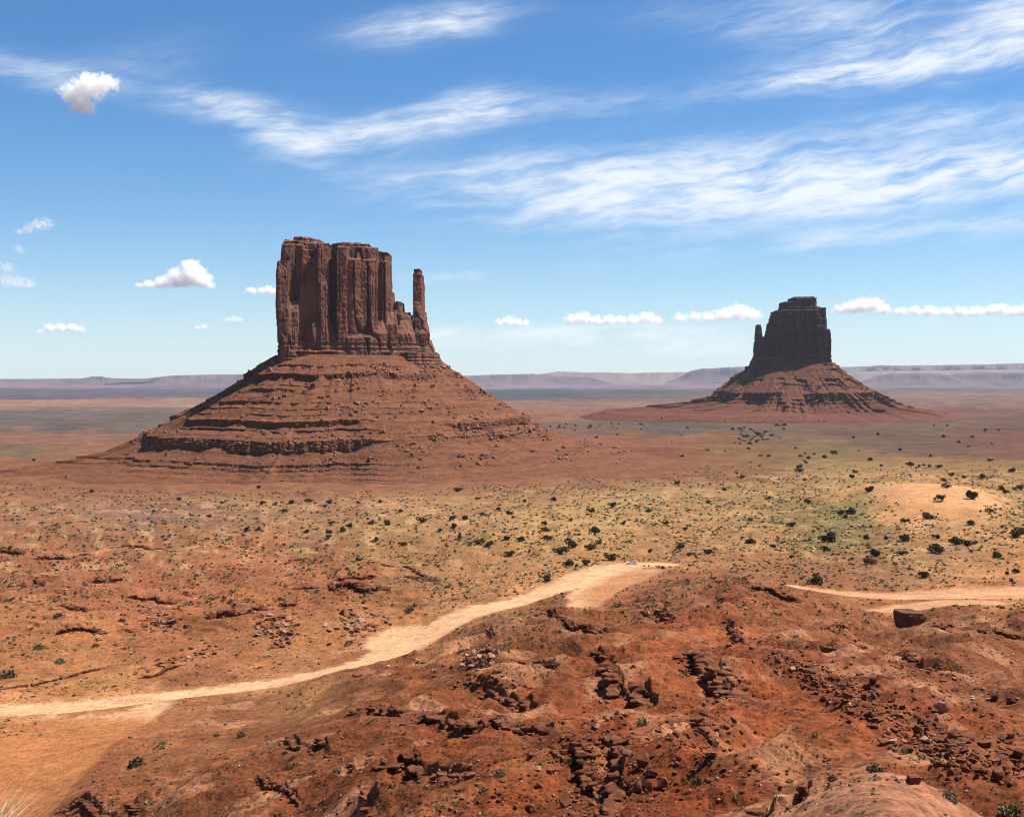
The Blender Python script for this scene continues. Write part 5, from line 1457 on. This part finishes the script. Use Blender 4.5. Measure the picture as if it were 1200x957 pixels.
def disc(name, x0, x1, y, z, r, mat, parent, seg=24):
    bm = bmesh.new(); A, B = [], []
    for i in range(seg):
        a = 6.28318 * i / seg
        A.append(bm.verts.new((x0, y + r * math.cos(a), z + r * math.sin(a)))); B.append(bm.verts.new((x1, y + r * math.cos(a), z + r * math.sin(a))))
    for i in range(seg): bm.faces.new([A[i], A[(i + 1) % seg], B[(i + 1) % seg], B[i]])
    bm.faces.new(A[::-1]); bm.faces.new(B); bmesh.ops.recalc_face_normals(bm, faces=bm.faces[:])
    bmesh.ops.bevel(bm, geom=[e for e in bm.edges if len(e.link_faces) == 2 and e.calc_face_angle(0) > 1], offset=abs(x1 - x0) * .15, segments=2, affect='EDGES')
    me = bpy.data.meshes.new(name); bm.to_mesh(me); bm.free()
    return link(name, me, mat, parent)
cp = ground_pts([740.5], [660.5])[0]
car = empty('parked_car', (cp[0], cp[1], cp[2]), R(83))
tag(car, 'white sedan parked alone at the end of the pale dirt road', 'car')
prism('body', [(-2.25, .32), (-2.3, .6), (-2.2, .88), (-1.35, .95), (1.1, .92), (2.05, .78), (2.28, .6), (2.25, .32)], 1.78, 1.70, M_WHITE, car, .05)
roof = prism('roof', [(-1.15, 1.36), (-.95, 1.44), (.1, 1.45), (.4, 1.38)], 1.30, 1.22, M_WHITE, car, .02)
cab = prism('window', [(-1.75, .955), (-1.1, 1.37), (.36, 1.37), (1.12, .925)], 1.62, 1.26, M_GLASS, car, .02)
for s in (-1, 1):
    for (y0, y1, yt0, yt1) in ((-.38, -.30, -.36, -.30),):
        prism('door_pillar', [(y0, .95), (yt0, 1.37), (yt1, 1.37), (y1, .95)], .03, .03, M_WHITE, car, 0).location = (s * .73, 0, 0)
for y in (-1.38, 1.38):
    for s in (-1, 1):
        w = disc('wheel', s * .70, s * .90, y, .33, .33, M_TYRE, car)
        disc('rim', s * .895, s * .915, y, .33, .21, M_RIM, w)
for s in (-1, 1):
    prism('headlight', [(2.12, .60), (2.12, .74), (2.24, .70), (2.30, .60)], .34, .3, M_LAMP, car, .01).location = (s * .62, 0, 0)
    prism('tail_light', [(-2.315, .62), (-2.275, .80), (-2.17, .80), (-2.2, .62)], .32, .3, M_RED, car, .01).location = (s * .64, 0, 0)

sgp = ground_pts([1185], [683])[0]
sg = empty('roadside_sign', (sgp[0], sgp[1], sgp[2]), R(-8))
tag(sg, 'small square rust red sign on two posts, on the sand by the right hand road', 'sign')
bm_ = loft('sign_panel', [(-.03, [(-.75, .55), (.75, .55), (.75, 1.85), (-.75, 1.85)]), (.03, [(-.75, .55), (.75, .55), (.75, 1.85), (-.75, 1.85)])], M_RUST, sg, .012)
for s in (-1, 1):
    loft('post', [(.035, [(s * .5 - .05, -.3), (s * .5 + .05, -.3), (s * .5 + .05, 1.95), (s * .5 - .05, 1.95)]), (.12, [(s * .5 - .05, -.3), (s * .5 + .05, -.3), (s * .5 + .05, 1.95), (s * .5 - .05, 1.95)])], M_WOOD, sg, .008)

es = [(755, 663.4, 3.0), (760.5, 663.4, 3.0), (769, 663.4, 2.6), (772.5, 663.6, 2.2), (777, 665.5, 5.5)] + [(790 - 68 * t + rj.normal(0, 1.2), 668 + 27 * t ** 0.9 + rj.normal(0, .8), rj.uniform(1.6, 3.2)) for t in np.linspace(0, 1, 26)]
ep = ground_pts([e[0] for e in es], [e[1] for e in es])
for i, e in enumerate(es):
    o = bpy.data.objects.new('edge_stone', ROCKVAR[0][i % 24]); col.objects.link(o)
    s = e[2] * math.hypot(ep[i][0], ep[i][1]) / F
    o.location = (ep[i][0], ep[i][1], ep[i][2] + .15 * s); o.scale = (s, s * .8, s * .85); o.rotation_euler = (0, 0, i * 1.3)
    if i == 4: tag(o, 'large dark stone at the tip of the road end, right of the car', 'stone')
    elif i < 4: tag(o, 'dark stone in the short row edging the road just right of the car', 'stone', 'row of stones beside the car')
    else: tag(o, 'dark stone along the lower edge of the sandy road end', 'stone', 'stones along the lower road edge')

# ------------------------------------------------------------------ cumulus clouds
def cloud(label, lumps, dens, seed, soft=0.5, wisp=0.9, group='cumulus clouds low in the sky'):
    """lumps (u, v, radius px) in the sky; the cloud's real size follows from a common base height"""
    vb = max(l[1] + l[2] * .5 for l in lumps)
    _, zb_ = ray(600, vb); d = min(1250.0 / max(zb_, 0.02), 30000.0)
    k = d / F
    c = np.mean([px(l[0], l[1], d) for l in lumps], axis=0)
    L = [(px(l[0], l[1], d) - c, l[2] * k) for l in lumps]
    V, Fc = [], []
    for q, r in L:
        bm = bmesh.new(); bmesh.ops.create_icosphere(bm, subdivisions=2, radius=r * 1.75)
        b0 = len(V)
        V += [(v.co.x + q[0], v.co.y + q[1], v.co.z * .8 + q[2]) for v in bm.verts]
        Fc += [tuple(b0 + v.index for v in f.verts) for f in bm.faces]; bm.free()
    rmax = max(r for _, r in L)
    v_, n_, fs = remesh(V, Fc, rmax * .2)
    m = bpy.data.materials.new('cloud_vapour'); m.use_nodes = True
    m.node_tree.nodes.clear(); T = NT(m.node_tree)
    pos = T.node('ShaderNodeTexCoord').outputs['Object']
    fld = None
    for q, r in L:
        dv = T.vm('MULTIPLY', T.vm('SUBTRACT', pos, tuple(q)), (0.72, 0.72, 1.0))
        e = T.m('SUBTRACT', 1.0, T.m('DIVIDE', T.vm('LENGTH', dv, out=1), r))
        fld = e if fld is None else T.m('MAXIMUM', fld, e)
    s = 1.0 / rmax
    nb = T.noise(T.vm('ADD', pos, (seed * 917.0, seed * 311.0, 0)), s * 1.9, 8, .62)
    f = T.m('ADD', fld, T.m('MULTIPLY', T.m('SUBTRACT', nb, .5), 3.6 * wisp))
    zb2 = min(q[2] - r * .55 for q, r in L)
    sz_ = T.node('ShaderNodeSeparateXYZ'); T.l.new(pos, sz_.inputs[0])
    f = T.m('MULTIPLY', T.ss(f, 0.05, 0.35 + soft * 1.5), T.ss(sz_.outputs[2], zb2 - rmax * .15, zb2 + rmax * .45))
    pv = T.node('ShaderNodeVolumePrincipled')
    pv.inputs['Color'].default_value = (1, 1, 1, 1); pv.inputs['Anisotropy'].default_value = 0.0
    T.l.new(T.m('MULTIPLY', f, dens * 0.62 / rmax), pv.inputs['Density'])
    out = T.node('ShaderNodeOutputMaterial'); T.l.new(pv.outputs[0], out.inputs['Volume'])
    try: m.cycles.volume_step_rate = 0.4
    except Exception: pass
    o = link('cloud', mesh_np('cloud', v_, fs, False), m, None, tuple(c))
    tag(o, label, 'cloud', group)
cloud('puffy white cloud highest and alone at the upper left', [(104, 102, 17), (92, 112, 15), (118, 100, 14), (84, 108, 12), (96, 124, 13), (128, 98, 10), (104, 130, 8)], 7, 1, .45, .75)
cloud('flat based white cloud with a tall right hand tower, left of the broad butte', [(224, 322, 15), (222, 312, 10), (210, 327, 14), (236, 328, 11), (190, 332, 10), (176, 334, 8), (245, 334, 7), (164, 335, 5)], 9, 2, .4, .6)
cloud('thin ragged cloud scrap near the left edge, the upper one', [(44, 264, 9), (54, 262, 8), (34, 269, 8), (24, 272, 6)], 2.2, 3, .9, 1.0)
cloud('faint ragged cloud at the left edge, under the upper scrap', [(8, 314, 9), (5, 328, 11), (20, 331, 11), (34, 333, 9), (22, 292, 6)], 2.0, 4, .9, 1.0)
cloud('low wide white cloud at left above the horizon', [(58, 384, 6), (70, 384, 6), (84, 384, 6), (94, 386, 5), (48, 389, 4)], 5, 5, .5, .8)
cloud('small white cloud touching the left side of the broad butte', [(294, 341, 6), (307, 341, 5.5), (316, 341, 7), (326, 342, 7)], 5, 6, .5, .7)
cloud('tiny white cloud scrap low left of the broad butte, the lower left one', [(232, 384, 4), (239, 383, 4.5)], 3, 7, .7, .8)
cloud('tiny white cloud scrap low left of the broad butte, the upper right one', [(267, 375, 4), (274, 374, 5), (281, 375, 4)], 3, 8, .7, .8)
cloud('small low cloud right of the thumb spire', [(586, 378, 6), (596, 376, 8), (606, 378, 7), (616, 379, 6)], 4, 9, .6, .8)
cloud('long low cloud bank between the buttes, the left one', [(670, 375, 8), (682, 373, 9), (698, 376, 8), (714, 375, 8), (728, 376, 7), (742, 375, 8), (758, 373, 9), (768, 375, 7)], 6, 10, .5, .75)
cloud('low cloud bank with a pointed peak left of the shaded butte', [(798, 373, 8), (814, 372, 8), (830, 372, 9), (848, 370, 11), (866, 366, 12), (880, 369, 10), (870, 362, 7)], 6, 11, .5, .75)
cloud('domed low cloud just right of the shaded butte', [(984, 363, 8), (998, 361, 10), (1010, 358, 11), (1022, 358, 11), (1034, 363, 9)], 7, 12, .45, .7)
cloud('long flat cloud bank at right above the far hills', [(1056, 366, 8), (1072, 365, 8), (1090, 365, 9), (1108, 366, 8), (1126, 366, 9), (1144, 366, 9), (1162, 364, 9), (1172, 362, 8), (1186, 366, 9), (1202, 365, 10)], 6, 13, .5, .75)

# ------------------------------------------------------------------ haze over the valley
hz = bpy.data.materials.new('desert_air'); hz.use_nodes = True
hz.node_tree.nodes.clear(); T = NT(hz.node_tree)
pv = T.node('ShaderNodeVolumePrincipled')
pv.inputs['Color'].default_value = (0.72, 0.84, 1.0, 1); pv.inputs['Density'].default_value = 1.2e-5; pv.inputs['Anisotropy'].default_value = 0.0
out = T.node('ShaderNodeOutputMaterial'); T.l.new(pv.outputs[0], out.inputs['Volume'])
S = 36000.0; z0, z1 = -160.0, 480.0
hv = np.array([(-S, -S, z0), (S, -S, z0), (S, S, z0), (-S, S, z0), (-S, -S, z1), (S, -S, z1), (S, S, z1), (-S, S, z1)])
hf = np.array([(0, 3, 2, 1), (4, 5, 6, 7), (0, 1, 5, 4), (1, 2, 6, 5), (2, 3, 7, 6), (3, 0, 4, 7)])
tag(link('haze', mesh_np('haze', hv, [hf]), hz), kind='stuff')
